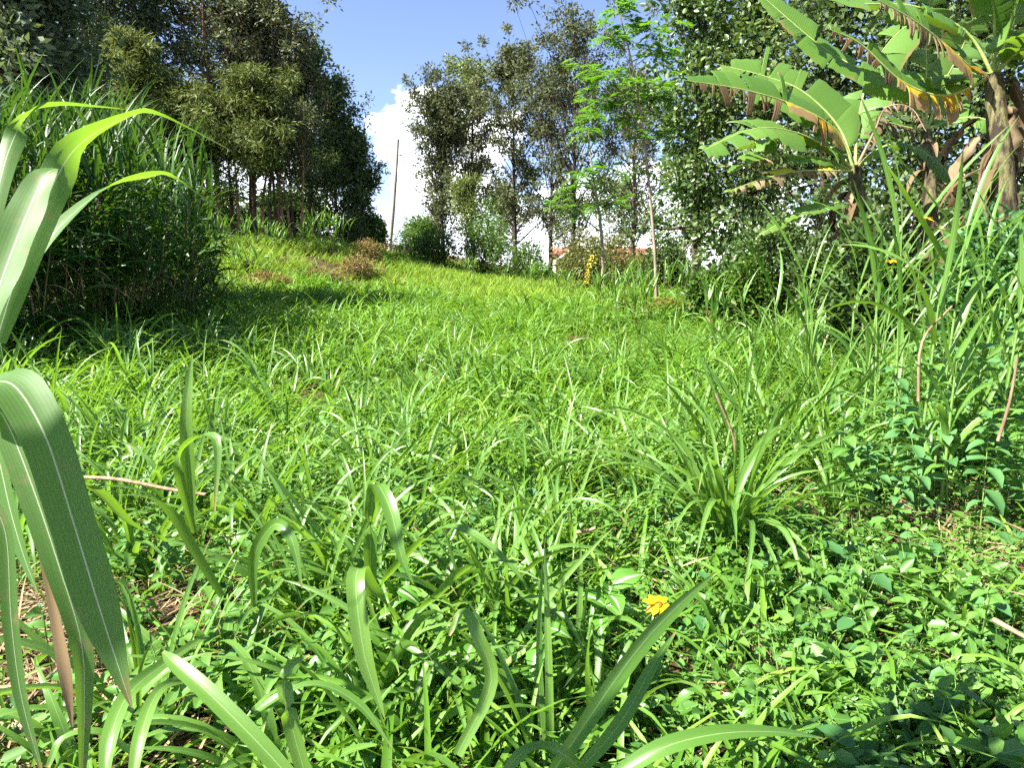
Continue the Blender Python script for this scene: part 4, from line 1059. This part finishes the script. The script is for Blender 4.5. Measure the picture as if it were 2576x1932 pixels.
# farther clumps: leaves too small to pick apart
FAR = [tuft_mesh('far_clump', 22, (.45, .85), (.014, .026), (.95, 1.5), (.4, 2.1), M['blade'], 7, .07, 70 + k) for k in range(6)]
r = np.random.default_rng(33); k = 0
while k < 150:
    y = math.sqrt(r.uniform(81, 22 ** 2)); x = r.uniform(-1, 1) * .78 * y
    px, py = project(np.array([x, y, gz(x, y)]))
    if px < 250 or px > 2050: continue
    o = link('far_grass_clump', FAR[k % 6], None, (x, y, gz(x, y))); o.rotation_euler = (r.normal(0, .08), r.normal(0, .08), r.uniform(0, 6.28)); s = r.uniform(.65, 1.15); o.scale = (s, s, s)
    tag(o, 'dark green grass clump standing out in the far half of the field', 'grass clump', 'grass clumps in the far half of the field'); k += 1

# big single blades of the foreground, drawn where they stand
def drawn_plant(label, foot, leaves, mat='blade'):
    b = np.array(hit(*foot))
    root = empty('long_bladed_grass', b, label, 'grass plant', 'long-bladed grasses in the foreground')
    for rows in leaves: drawn_leaf('leaf', root, rows, M[mat], b, n=20, fold=.3)
C1, C2 = (.1, -.9, .4), (.2, -.6, .75)
drawn_plant('single stiff upright blade left of the middle weeds', (480, 1330), [[(482, 1330, 2.55, 26, C1), (475, 1180, 2.45, 34, C1), (470, 1050, 2.4, 30, C1), (478, 950, 2.4, 16, C1), (484, 890, 2.4, 2, C1)],
             [(490, 1340, 2.55, 14, C1), (450, 1180, 2.4, 24, C2), (480, 1110, 2.35, 26, (0, .2, 1)), (545, 1110, 2.3, 22, C2), (540, 1290, 2.25, 4, C1)]])
drawn_plant('grass with broad folded dark blade and pale drooping one', (940, 1500), [[(935, 1500, 2.2, 24, C1), (932, 1380, 2.1, 34, C1), (938, 1250, 2.02, 34, AWAY), (952, 1222, 1.98, 34, (0, .1, 1)), (985, 1290, 1.92, 38, C1), (1010, 1400, 1.88, 22, C1), (1040, 1470, 1.87, 3, C1)],
             [(945, 1500, 2.2, 18, C1), (1000, 1420, 2.1, 24, AWAY), (1110, 1330, 2.0, 24, UPN), (1200, 1350, 1.95, 22, C2), (1290, 1430, 1.9, 14, C2), (1340, 1500, 1.88, 2, C2)]])
drawn_plant('grass with wide pale blade bending down beside variegated weeds', (1010, 1560), [[(1000, 1560, 2.0, 18, C1), (930, 1470, 1.85, 34, AWAY), (905, 1430, 1.78, 42, UPN), (895, 1480, 1.7, 46, C1), (915, 1640, 1.66, 44, C1), (945, 1740, 1.65, 24, C1), (968, 1808, 1.64, 2, C1)],
             [(1020, 1560, 2.0, 22, C1), (1100, 1500, 1.9, 26, AWAY), (1160, 1440, 1.86, 30, AWAY), (1240, 1412, 1.84, 22, UPN), (1310, 1420, 1.82, 4, UPN)],
             [(1150, 1900, 1.45, 26, C1), (1235, 1720, 1.5, 34, C1), (1200, 1600, 1.5, 34, C2), (1165, 1540, 1.52, 28, UPN), (1130, 1600, 1.5, 6, C1)]])
drawn_plant('grass with two long blades reaching up to the right at the bottom edge', (1480, 1925), [[(1380, 1960, 1.30, 34, C1), (1500, 1780, 1.38, 44, C1), (1600, 1640, 1.5, 42, C1), (1690, 1540, 1.62, 34, C1), (1800, 1440, 1.75, 3, C1)],
             [(1440, 1960, 1.30, 26, (-.3, -.8, .4)), (1560, 1820, 1.36, 36, (-.3, -.8, .4)), (1640, 1680, 1.45, 26, (-.3, -.8, .4)), (1700, 1590, 1.55, 4, (-.3, -.8, .4))],
             [(1500, 1990, 1.2, 30, (0, -.3, .9)), (1650, 1890, 1.2, 44, (0, -.5, .85)), (1800, 1848, 1.22, 40, (0, -.5, .85)), (1950, 1842, 1.26, 24, (0, -.5, .85)), (2070, 1858, 1.3, 3, (0, -.5, .85))],
             [(1500, 1990, 1.28, 26, C1), (1420, 1900, 1.25, 34, C2), (1340, 1882, 1.22, 30, UPN), (1280, 1930, 1.2, 26, C1), (1250, 2000, 1.18, 10, C1)]])
drawn_plant('grass with thick bright blade lying to the upper left at the lower left', (800, 1925), [[(760, 1990, 1.2, 40, C1), (640, 1860, 1.22, 46, C2), (520, 1740, 1.26, 44, C2), (440, 1670, 1.3, 34, C2), (410, 1640, 1.33, 8, C2)],
             [(780, 1990, 1.2, 36, C1), (740, 1850, 1.2, 40, C1), (715, 1740, 1.2, 40, AWAY), (730, 1680, 1.22, 30, UPN), (780, 1650, 1.24, 10, UPN)],
             [(700, 1760, 1.5, 22, C1), (640, 1790, 1.4, 22, C2), (780, 1722, 1.42, 24, UPN), (900, 1770, 1.42, 22, C2), (985, 1880, 1.4, 4, C1)]])
drawn_plant('pale blades arching left over the straw at the lower left', (520, 1620), [[(520, 1600, 1.75, 16, C1), (430, 1660, 1.55, 30, C2), (330, 1740, 1.4, 42, C1), (280, 1850, 1.3, 44, C1), (260, 1990, 1.24, 20, C1)],
             [(480, 1700, 1.5, 16, C1), (400, 1740, 1.4, 28, C2), (355, 1850, 1.3, 36, C1), (330, 1990, 1.24, 20, C1)],
             [(340, 1900, 1.35, 10, C2), (250, 1845, 1.32, 28, UPN), (160, 1860, 1.3, 26, UPN), (120, 1932, 1.28, 12, C1)]])
drawn_plant('long blades crossing low in front of the broad drooping leaf', (520, 1420), [[(420, 1360, 1.9, 8, C1), (330, 1320, 1.75, 22, UPN), (250, 1240, 1.6, 34, UPN), (165, 1205, 1.5, 20, UPN)],
             [(560, 1500, 2.0, 16, C1), (500, 1400, 1.95, 24, C1), (440, 1300, 1.9, 24, C1), (380, 1250, 1.85, 4, C1)],
             [(640, 1520, 1.9, 14, C1), (640, 1400, 1.85, 28, C1), (690, 1320, 1.8, 30, C1), (735, 1360, 1.76, 26, C1), (760, 1480, 1.74, 4, C1)]])

# ------------------------------------------------------------------ tall stalks on the right bank: each leaf a part
def make_stalk(label, px, Y, top, n, lean=0.0, wf=1.0):
    b = at(px, Y); H = (zrow(top, Y) - b[2])
    root = empty('tall_grass_stalk', b, label, 'grass stalk', 'tall grass stalks on the right bank')
    mb = MB(); hs = H * .62
    pts = crom(np.array([[0, 0, -.05], [lean * .4, 0, hs * .5], [lean, 0, hs]]), 9)
    V, F = tube(pts, np.linspace(.011, .005, 9), 7); mb.add(V, F); mb.build('stem', M['stem'], root)
    for k in range(n):
        t = .25 + .75 * (k + 1) / n
        c = np.array([np.interp(t, np.linspace(0, 1, 9), pts[:, i]) for i in range(3)])
        pool = UPR if k >= n - 3 else random.choice([ARC, ARC, UPR, DRP])
        o = link('leaf', random.choice(pool), root); o.location = c
        ll = H * .40 * random.uniform(.7, 1.15)
        o.rotation_euler = (random.gauss(0, .1), random.gauss(0, .1), (k * 3.14 + random.gauss(0, .45) + (0 if k % 2 else .2)))
        o.scale = (ll, wf * random.uniform(.55, .9), ll)
for a in [('tallest grass stalk before the right banana plant', 2400, 4.0, 110, 11, .05), ('tall grass stalk just left of the tallest one', 2290, 4.3, 170, 10, -.08), ('tall grass stalk with broad pale blades near the yellow flowers', 2360, 3.7, 420, 8, .02), ('grass stalk with long blade arching left', 2240, 4.6, 330, 8, -.1),
          ('grass stalk leaning right at the bank', 2470, 4.2, 480, 7, .12), ('grass stalk cut by the right picture edge', 2560, 4.0, 420, 8, .05), ('short grass stalk among the bluish weeds', 2430, 3.5, 640, 7, .0), ('grass stalk left of the yellow flower', 2200, 5.4, 480, 8, .05), ('slender grass stalk below the banana crown', 2060, 6.2, 500, 8, -.1), ('slender leaning grass stalk left of the slender one', 1990, 6.6, 560, 8, -.15), ('low grass stalk bending over the right bank', 2120, 5.0, 700, 8, -.2), ('grass stalk in front of the left banana stem', 2150, 6.8, 520, 10, .05), ('grass stalk right of the left banana stem', 2230, 6.4, 470, 10, .1), ('grass stalk in front of the right banana stem', 2490, 5.4, 400, 11, -.05), ('grass stalk between the two banana stems', 2330, 5.8, 380, 10, .08), ('leafy grass stalk low before the right banana stem', 2540, 5.0, 520, 10, .0), ('grass stalk before the shrubs left of the banana stem', 2060, 7.6, 600, 9, -.08), ('second grass stalk before the shrubs left of the banana stem', 2000, 8.0, 620, 9, .1)]:
    make_stalk(*a)

# ------------------------------------------------------------------ weeds one can tell apart
WL = []
for k in range(8):
    r = np.random.default_rng(500 + k)
    # ovate leaf with curved blade, 5 columns
    n = 8; s = np.linspace(0, 1, n); prof = np.sin(math.pi * np.clip(s * .93 + .05, 0, 1) ** .72) ** .9 * .30 + .004
    x = s; z = .08 * np.sin(s * 3) - .22 * s ** 2
    rows = []
    for u in (-1, -.5, 0, .5, 1):
        rows.append(np.c_[x, prof * u * (1 + .06 * np.sin(s * 20 + k) * (abs(u) == 1)), z + abs(u) * prof * .35 + .012 * np.sin(s * 16 + u * 3)])
    V = np.stack(rows, 1).reshape(-1, 3); i0 = (np.arange(n - 1)[:, None] * 5 + np.arange(4)[None]).ravel()
    F = np.stack([i0, i0 + 1, i0 + 6, i0 + 5], -1); UV = np.stack([np.broadcast_to(np.linspace(0, 1, 5)[None], (n, 5)), np.broadcast_to(s[:, None], (n, 5))], -1).reshape(-1, 2)
    WL.append((build_mesh('weed_leaf', V, F, M['weed'], UV), build_mesh('pale_weed_leaf', V, F, M['weed_pale'], UV), build_mesh('bluish_weed_leaf', V, F, M['weed_blue'], UV)))
def weed(base, h, n, ls, kind, label, group, cat='weed', lean=.3):
    root = empty('leafy_weed', base, label, cat, group)
    a = random.uniform(0, 6.28); top = np.array([math.cos(a) * h * lean, math.sin(a) * h * lean, h])
    pts = crom(np.array([[0, 0, -.03], top * .5 + np.array([0, 0, h * .08]), top]), 7)
    mb = MB(); V, F = tube(pts, np.linspace(.0035, .0018, 7), 5); mb.add(V, F); mb.build('stem', M['stem'], root)
    for k in range(n):
        t = .25 + .75 * (k // 2 * 2 + 1) / n
        c = np.array([np.interp(min(t, 1), np.linspace(0, 1, 7), pts[:, i]) for i in range(3)])
        o = link('leaf', WL[random.randrange(8)][kind], root); o.location = c
        az = (k % 2) * 3.14 + (k // 2) * 1.57 + random.gauss(0, .3)
        o.rotation_euler = (random.gauss(0, .25), random.uniform(-.5, .55), az); s = ls * random.uniform(.7, 1.25) * (1.1 - .3 * t); o.scale = (s, s * random.uniform(.85, 1.15), s)
    return root
r = np.random.default_rng(90); k = 0
while k < 190:
    px = r.uniform(120, 2560); py = r.uniform(1280, 1920)
    if px < 500 and r.uniform() < .3: continue
    b = hit(px, py)
    side = 'right' if px > 1500 else 'left'
    weed(b, r.uniform(.14, .30), int(r.integers(6, 11)), r.uniform(.055, .095) * (1.0 if px < 1500 else .72), 0, 'small green broad-leaved weed in the mat at the lower %s' % side, 'broad-leaved weeds at the lower %s' % side); k += 1
vw = [(975, 1640, .32, .11, 'weed with pale-centred hanging leaf left of the arching blades'), (1030, 1720, .30, .10, 'weed with pale-marked leaves in the middle of the front weeds'), (1180, 1850, .30, .12, 'weed with bright yellow-green curled leaf at the bottom centre'),
      (1300, 1850, .34, .11, 'weed with two white-marked leaves at the bottom centre'), (1480, 1680, .30, .12, 'weed with large white-blotched leaves left of the yellow flower'), (620, 1500, .3, .09, 'weed with wide leaves left of the front grass'), (760, 1300, .34, .10, 'weed with large grey-green leaves left of centre'),
      (840, 1180, .4, .11, 'taller leafy weed left of the pale glossy bend'), (1090, 1150, .35, .09, 'leafy weed with a dark horizontal leaf in the middle'), (420, 1500, .26, .09, 'weed with drooping leaves over the straw'), (580, 1300, .34, .10, 'weed with large pale leaf beside the stiff upright blade'), (880, 1800, .26, .10, 'weed with heart-shaped leaves near the bottom edge')]
for px, py, h, ls, lab in vw:
    weed(hit(px, py), h, 9, ls, 1 if 'pale' in lab or 'white' in lab or 'bright' in lab else 0, lab, 'leafy weeds in the foreground')
# bluish weeds on the right bank
k = 0
while k < 75:
    Yb = r.uniform(3.2, 6.5); px = r.uniform(2180, 2680)
    b = at(px, Yb)
    hh = (r.uniform(.45, .95)) * (1.0 if px > 2330 else .7)
    weed(b, hh, int(r.integers(12, 20)), r.uniform(.08, .13), 2 if r.uniform() < .7 else 0, 'bushy bluish green weed in the dense stand on the right bank', 'bluish weeds on the right bank', lean=.25); k += 1

# ------------------------------------------------------------------ yellow flowers
def flower(loc, label, s=.045, npet=9, stem=.28, tilt=(.5, .1)):
    root = empty('yellow_flower', loc, label, 'flower', 'yellow flowers')
    mb = MB(); pts = crom(np.array([[0, 0, -.02], [.01, 0, stem * .5], [0, 0, stem]]), 7); V, F = tube(pts, np.full(7, .0022), 5); mb.add(V, F); mb.build('stem', M['stem'], root)
    hd = MB(); th = np.linspace(0, math.pi / 2, 5)
    for i in range(4):
        pass
    V, F = tube(np.array([[0, 0, stem - .004], [0, 0, stem + .004], [0, 0, stem + .009], [0, 0, stem + .010]]), [s * .34, s * .36, s * .22, .0005], 12); hd.add(V, F); hd.build('flower_head', M['disc'], root)
    for k in range(npet):
        a = k * 6.283 / npet + random.gauss(0, .08); n = 6; q = np.linspace(0, 1, n)
        wv = np.sin(q * 2.7 + .35) * s * .28; e = random.uniform(-.2, .45)
        L = s * random.uniform(.85, 1.15)
        d = np.array([math.cos(a), math.sin(a), 0]); sd = np.array([-math.sin(a), math.cos(a), 0])
        P = np.array([0, 0, stem + .003]) + d * (s * .22 + q * L)[:, None] + np.array([0, 0, 1.0]) * (e * q * L - .35 * q ** 2 * L)[:, None]
        V = np.stack([P - sd * wv[:, None], P - np.array([0, 0, .002]), P + sd * wv[:, None]], 1).reshape(-1, 3); i0 = (np.arange(n - 1)[:, None] * 3 + np.arange(2)[None]).ravel()
        m = MB(); m.add(V, np.stack([i0, i0 + 1, i0 + 4, i0 + 3], -1)); m.build('petal', M['petal'], root)
    root.rotation_euler = (tilt[0], tilt[1], 0)
    return root
fb = W(1655, 1515, 2.35); g0 = gz(fb[0], fb[1])
flower((fb[0], fb[1] + .12, g0), 'bright yellow flower low in the grass right of centre', .042, 9, fb[2] - g0 + .02, (.42, 0))
for px, py, d, lab in [(2215, 655, 4.4, 'small yellow flower between the tall stalks on the right bank'), (2290, 552, 4.2, 'small yellow flower high beside the tallest grass stalk')]:
    p = W(px, py, d); g0 = gz(p[0], p[1]); flower((p[0], p[1], g0), lab, .035, 8, p[2] - g0, (.1, 0))

# ------------------------------------------------------------------ banana plants
M['ban'] = leafmat('banana_leaf', [(0, (.065, .15, .022)), (1, (.12, .225, .04))], (.28, .48, .02), .34, .45, .38, stripes=.16, tip=((.22, .15, .06), .97, 3, .7))
M['ban_y'] = leafmat('yellowing_banana_leaf', [(0, (.36, .20, .02)), (.5, (.48, .34, .03)), (1, (.30, .32, .04))], (.55, .40, .02), .35, .5, .3, stripes=.14, tip=((.26, .17, .08), .55, 3, 1.2))
M['ban_b'] = leafmat('dry_banana_leaf', [(0, (.05, .032, .016)), (.5, (.14, .095, .05)), (1, (.36, .28, .17))], (.32, .21, .08), .22, .75, .15, stripes=.3, noise=(9, (.12, .075, .035), .55))
M['ban_rib'] = roughmat('banana_midrib', (.22, .30, .08), (.34, .40, .14), 8, .4, .05)
M['ban_stem'] = roughmat('banana_stem', (.025, .016, .010), (.13, .12, .05), 16, .75, .6, (1, 1, .10), .2, .42, .6)
M['ban_dry'] = roughmat('dry_banana_sheath', (.10, .065, .04), (.36, .27, .19), 9, .9, .5, (1, 1, .12))
def banana_leaf(root, base, rows, width, sides=('g', 'g'), nseg=18, seed=0, normal=(0, -.35, .95), tear=.35, sag=(.15, .15)):
    """rows: px,py,depth along the midrib from petiole to tip; sides: colour letters for left/right halves, g green, y yellow, b brown, or a function of s"""
    global RNG
    keep = RNG; RNG = np.random.default_rng(4000 + seed)
    P = crom(np.array([W(*q) for q in rows]), 40) - base
    T = unit(np.gradient(P, axis=0)); nn = unit(np.array(normal, float)); S = unit(np.cross(T, nn)); N = unit(np.cross(S, T))
    s = np.linspace(0, 1, 40)
    prof = np.clip((s - .12) / .16, 0, 1) ** .55 * np.clip((1.0 - s) / .28, 0, 1) ** .55
    mb = MB()
    for sd in (-1, 1):
        hang = sag[0] if sd < 0 else sag[1]
        i = 5
        while i < 38:
            cl = sides[0] if sd < 0 else sides[1]
            ch = cl(s[i]) if callable(cl) else cl
            step = int(RNG.choice([1, 1, 2])) if ch == 'b' else int(RNG.choice([1, 2, 3, 4, 6, 8])); j = min(38, i + step)
            mi = 'gyb'.index(ch)
            dry = ch == 'b'
            m = 7; v = np.linspace(0, 1, m)
            k0 = np.linspace(i, j - (.6 if dry else RNG.choice([.05, .25, .6], p=[.5, .3, .2])), 7)
            strips = []; roll = RNG.normal(.05, .24)
            if not dry and RNG.uniform() < .05: i = j; continue
            droop = hang * RNG.uniform(.7, 1.4) + (RNG.uniform(.5, 1.1) if dry else 0)
            swing = RNG.normal(0, .10 + .1 * dry)
            wid = width * (RNG.uniform(.45, .85) if dry else 1) * RNG.uniform(.78, 1.06)
            zig = 1
            for kk in k0:
                p = np.array([np.interp(kk, np.arange(40), P[:, a]) for a in range(3)]); t_ = T[int(min(39, kk))]; s_ = S[int(min(39, kk))] * sd; n_ = N[int(min(39, kk))]
                wv = wid * np.interp(kk, np.arange(40), prof)
                ang = roll + droop * v ** 1.2
                out = np.cumsum(np.r_[0, np.cos(ang[1:])]) / (m - 1); dn = np.cumsum(np.r_[0, np.sin(ang[1:])]) / (m - 1)
                zig = -zig; pleat = .007 * zig * np.minimum(1, v * 3)
                narrow = 1 - (.35 if dry else 0.) * v
                mid = np.mean(k0); pm = np.array([np.interp(mid, np.arange(40), P[:, a]) for a in range(3)])
                off = (p - pm) * (narrow[:, None] - 1)
                crv = p + off + s_ * (out * wv)[:, None] + n_ * (.10 * wv * np.sin(v * 2.2) * (1 - dry) + pleat)[:, None] + np.array([0, 0, -1.0]) * (dn * wv)[:, None] + t_ * ((.16 + swing) * wv * v)[:, None]
                strips.append(crv)
            V = np.stack(strips, 0).reshape(-1, 3); nk = len(k0); UVb = np.stack(np.broadcast_arrays((k0 * .35)[:, None], v[None]), -1).reshape(-1, 2)
            i0 = (np.arange(nk - 1)[:, None] * m + np.arange(m - 1)[None]).ravel()
            F = np.stack([i0, i0 + 1, i0 + m + 1, i0 + m], -1)
            mb.add(V, F, UVb, mi)
            i = j
    o = mb.build('leaf', [M['ban'], M['ban_y'], M['ban_b']], root)
    rb = MB(); V, F = tube(P, np.interp(s, [0, .2, 1], [.026, .016, .004]), 6); rb.add(V, F); rb.build('midrib', M['ban_dry'] if sides == ('b', 'b') else M['ban_rib'], o)
    RNG = keep
    return o
def banana_stem(root, pts, radii, dry=.4):
    mb = MB(); V, F = tube(crom(np.array(pts), 16), np.interp(np.linspace(0, 1, 16), np.linspace(0, 1, len(radii)), radii), 14); mb.add(V, F); mb.build('stem', M['ban_stem'], root)
    P = crom(np.array(pts), 16)
    for k in range(16):      # dry sheaths hanging on the stem
        i = int(RNG.integers(3, 15)); a = RNG.uniform(0, 6.28); rr = np.interp(i / 15, np.linspace(0, 1, len(radii)), radii)
        b = P[i] + np.array([math.cos(a), math.sin(a), 0]) * rr * 1.02
        V, F, U = blades([b], a, RNG.uniform(.35, .8), RNG.uniform(.05, .12), RNG.uniform(-.3, .4), RNG.uniform(1.1, 1.7), 7, .5, RNG.normal(0, .6), .45)
        link('dry_sheath', build_mesh('dry_sheath', V, F, M['ban_b'], U), root)
def drapes(root, base, crown, span, n, L):
    """dead leaves folded down against the stem, each a crumpled strip"""
    for k in range(n):
        a = RNG.uniform(0, 6.28); h = crown[2] - RNG.uniform(*span); p = np.array([crown[0] * h / crown[2], crown[1] * h / crown[2], h])
        m = 14; s = np.linspace(0, 1, m); l = L * RNG.uniform(.5, 1.2)
        out = .12 + RNG.uniform(.1, .35) * np.sin(np.clip(s * 2.2, 0, 1.57)); dn = np.where(s < .15, .05 * np.sin(s * 20), -(s - .15)) * l
        d = np.array([math.cos(a), math.sin(a), 0]); sd = np.array([-math.sin(a), math.cos(a), 0])
        P = p + d * out[:, None] + np.array([0, 0, 1.0]) * dn[:, None] + sd * (.05 * np.sin(s * 5 + k))[:, None]
        w = RNG.uniform(.03, .09) * np.clip(s * 5 + .25, 0, 1) * np.clip((1.02 - s) * 4, 0.1, 1) * (1 + .25 * np.sin(s * 17 + k))
        cols_ = []
        for u in np.linspace(-1, 1, 6):
            cols_.append(P + sd * (u * w)[:, None] + d * (.045 * np.sin(u * 7 + s * 6 + k) + .02 * np.sin(s * 21 + u * 9))[:, None] + np.array([0, 0, 1.0]) * (.06 * np.sin(u * 11 + k) * s)[:, None])
        V = np.stack(cols_, 1).reshape(-1, 3); i0 = (np.arange(m - 1)[:, None] * 6 + np.arange(5)[None]).ravel()
        link('dead_leaf', build_mesh('dead_leaf', V, np.stack([i0, i0 + 1, i0 + 7, i0 + 6], -1), M['ban_b']), root)
def make_bananas():
    b = at(2150, 9.2)
    r1 = empty('banana_plant', b, 'banana plant with torn leaves spreading left, brown strips under the top one', 'banana plant', 'banana plants on the right')
    cr = W(2150, 420, 9.2) - b
    banana_stem(r1, [(0, 0, -.1), (.02, 0, cr[2] * .5), cr], [.15, .12, .085])
    C = (2150, 430, 9.2)
    banana_leaf(r1, b, [C, (2105, 330, 9.1), (2000, 265, 8.9), (1870, 225, 8.7), (1715, 200, 8.5)], .46, (lambda s: 'y' if s < .45 else 'b', 'g'), seed=1, sag=(.5, .15), normal=(0, -.65, .75))
    banana_leaf(r1, b, [C, (2110, 320, 9.4), (2020, 230, 9.5), (1920, 190, 9.6), (1800, 160, 9.7)], .50, ('g', 'g'), seed=2, normal=(.0, -.75, .65), sag=(.1, .3))
    banana_leaf(r1, b, [C, (2080, 370, 8.9), (1990, 330, 8.6), (1890, 325, 8.3), (1755, 385, 8.0)], .42, ('g', 'g'), seed=3, normal=(0, -.5, .85), sag=(.3, .5))
    banana_leaf(r1, b, [C, (2090, 370, 9.6), (2000, 345, 9.8), (1930, 350, 10), (1850, 375, 10.2)], .36, ('g', 'g'), seed=4, normal=(0, -.3, .95), sag=(.3, .6))
    banana_leaf(r1, b, [C, (2070, 400, 9.0), (1980, 392, 8.8), (1900, 405, 8.6), (1830, 440, 8.4)], .24, (lambda s: 'b' if s > .35 else 'g', 'g'), seed=5, sag=(.6, .3), tear=.8)
    banana_leaf(r1, b, [C, (2090, 430, 8.8), (2010, 430, 8.5), (1920, 450, 8.2), (1820, 485, 8.0)], .22, ('b', lambda s: 'g' if s > .6 else 'y'), seed=6, sag=(.6, .4), tear=.7)
    banana_leaf(r1, b, [C, (2200, 330, 9.0), (2230, 270, 8.9), (2290, 270, 8.8), (2330, 330, 8.7)], .22, ('b', 'b'), seed=7, sag=(.5, .5), tear=.8)
    banana_leaf(r1, b, [C, (2160, 300, 9.5), (2190, 180, 9.8), (2250, 90, 10), (2320, 40, 10.2)], .38, ('g', 'g'), seed=8, normal=(-.3, -.7, .6))
    banana_leaf(r1, b, [C, (2200, 380, 8.9), (2270, 360, 8.6), (2350, 400, 8.4), (2420, 480, 8.2)], .28, ('g', 'g'), seed=9, sag=(.4, .5))
    banana_leaf(r1, b, [(2150, 520, 9.1), (2110, 510, 8.8), (2060, 525, 8.6), (1990, 545, 8.4), (1905, 595, 8.2)], .13, ('g', 'g'), seed=10, normal=(0, -.6, .8))
    drapes(r1, b, cr, [.10, .9], 8, .6)
    # second plant further right, nearer
    b2 = at(2500, 7.6)
    r2 = empty('banana_plant', b2, 'banana plant at the right edge with yellow leaf and dry brown skirt', 'banana plant', 'banana plants on the right')
    C = (2500, 190, 7.6); c3 = W(*C) - b2
    banana_stem(r2, [(0, 0, -.1), (.02, 0, c3[2] * .5), c3], [.17, .14, .09])
    banana_leaf(r2, b2, [C, (2450, 175, 7.5), (2370, 105, 7.3), (2290, 45, 7.1), (2200, -5, 6.9)], .36, (lambda s: 'y' if s < .50 else 'b', 'g'), seed=31, normal=(.3, -.65, .7), sag=(.5, .1))
    banana_leaf(r2, b2, [C, (2380, 240, 7.6), (2270, 205, 7.5), (2165, 110, 7.4), (2080, 70, 7.3)], .32, (lambda s: 'y' if s < .5 else 'b', 'g'), seed=32, normal=(.3, -.7, .65), sag=(.5, .05))
    banana_leaf(r2, b2, [C, (2390, 190, 7.8), (2240, 200, 7.9), (2080, 125, 8.0), (1895, -30, 8.1)], .42, ('g', 'g'), seed=33, normal=(0, -.6, .8), sag=(.2, .5))
    banana_leaf(r2, b2, [C, (2430, 80, 7.6), (2300, 15, 7.6), (2150, 5, 7.6), (1960, -50, 7.6)], .50, ('g', 'g'), seed=34, normal=(0, -.5, .85), sag=(.3, .6))
    banana_leaf(r2, b2, [C, (2500, 40, 7.4), (2470, -100, 7.2), (2420, -180, 7.0), (2350, -220, 6.8)], .44, ('g', 'g'), seed=35, normal=(0, -.8, .5))
    banana_leaf(r2, b2, [C, (2540, 60, 7.4), (2570, -60, 7.1), (2640, -130, 6.9), (2750, -120, 6.7)], .44, ('g', 'g'), seed=36, normal=(0, -.6, .7), sag=(.4, .3))
    banana_leaf(r2, b2, [C, (2560, 130, 7.3), (2640, 90, 7.0), (2730, 120, 6.8), (2800, 220, 6.6)], .42, ('g', 'g'), seed=37, normal=(0, -.4, .9), sag=(.4, .4))
    drapes(r2, b2, c3, [.05, 1.8], 16, .75)
    # young plant behind
    b3 = at(2330, 10.5)
    r3 = empty('banana_plant', b3, 'shaded banana plant behind and between the other two', 'banana plant', 'banana plants on the right')
    C = (2330, 330, 10.5); c3 = W(*C) - b3
    banana_stem(r3, [(0, 0, -.1), (0, 0, c3[2] * .5), c3], [.14, .11, .08])
    for k, q in enumerate([[(2300, 230), (2250, 150), (2190, 110)], [(2370, 220), (2420, 120), (2450, 40)], [(2330, 180), (2330, 60), (2350, -40)], [(2280, 320), (2210, 310), (2130, 370)], [(2400, 300), (2480, 300), (2550, 360)]]):
        banana_leaf(r3, b3, [C] + [(x, y, 10.4 - .2 * i) for i, (x, y) in enumerate(q)], .38, ('b' if k == 3 else 'g', 'g'), seed=50 + k, normal=(0, -.6, .75), sag=(.2, .4))
make_bananas()

# ------------------------------------------------------------------ small dead things
def stick(label, pts, r, mat='dead_cane', name='dead_stick'):
    P = np.array([W(*p) for p in pts]); b = P[0].copy()
    mb = MB(); V, F = tube(crom(P - b, 9), np.linspace(r, r * .7, 9), 6); mb.add(V, F)
    o = mb.build(name, M[mat], None, loc=b); tag(o, label, 'stick')
stick('pinkish dry cane lying on the ground behind the broad drooping leaf', [(160, 1200, 2.9), (290, 1205, 2.75), (420, 1230, 2.6), (520, 1245, 2.5)], .009)
stick('dry broken cane standing on the right bank', [(2310, 1010, 3.6), (2320, 860, 3.6), (2395, 770, 3.6)], .008)
stick('dry cane leaning at the right picture edge', [(2510, 1110, 3.2), (2540, 1010, 3.2), (2560, 900, 3.2)], .008)
stick('dry pale stalk lying in the weeds at the right picture edge', [(2500, 1560, 2.0), (2545, 1585, 1.95), (2600, 1615, 1.9)], .009)
stick('bent dry stalk in the grass right of the middle field', [(1850, 1180, 4.2), (1845, 1100, 4.2), (1800, 990, 4.2)], .009)
stick('reddish cut stalk lying in the grass below the middle', [(1450, 1340, 2.9), (1480, 1335, 2.88), (1500, 1328, 2.86)], .010)
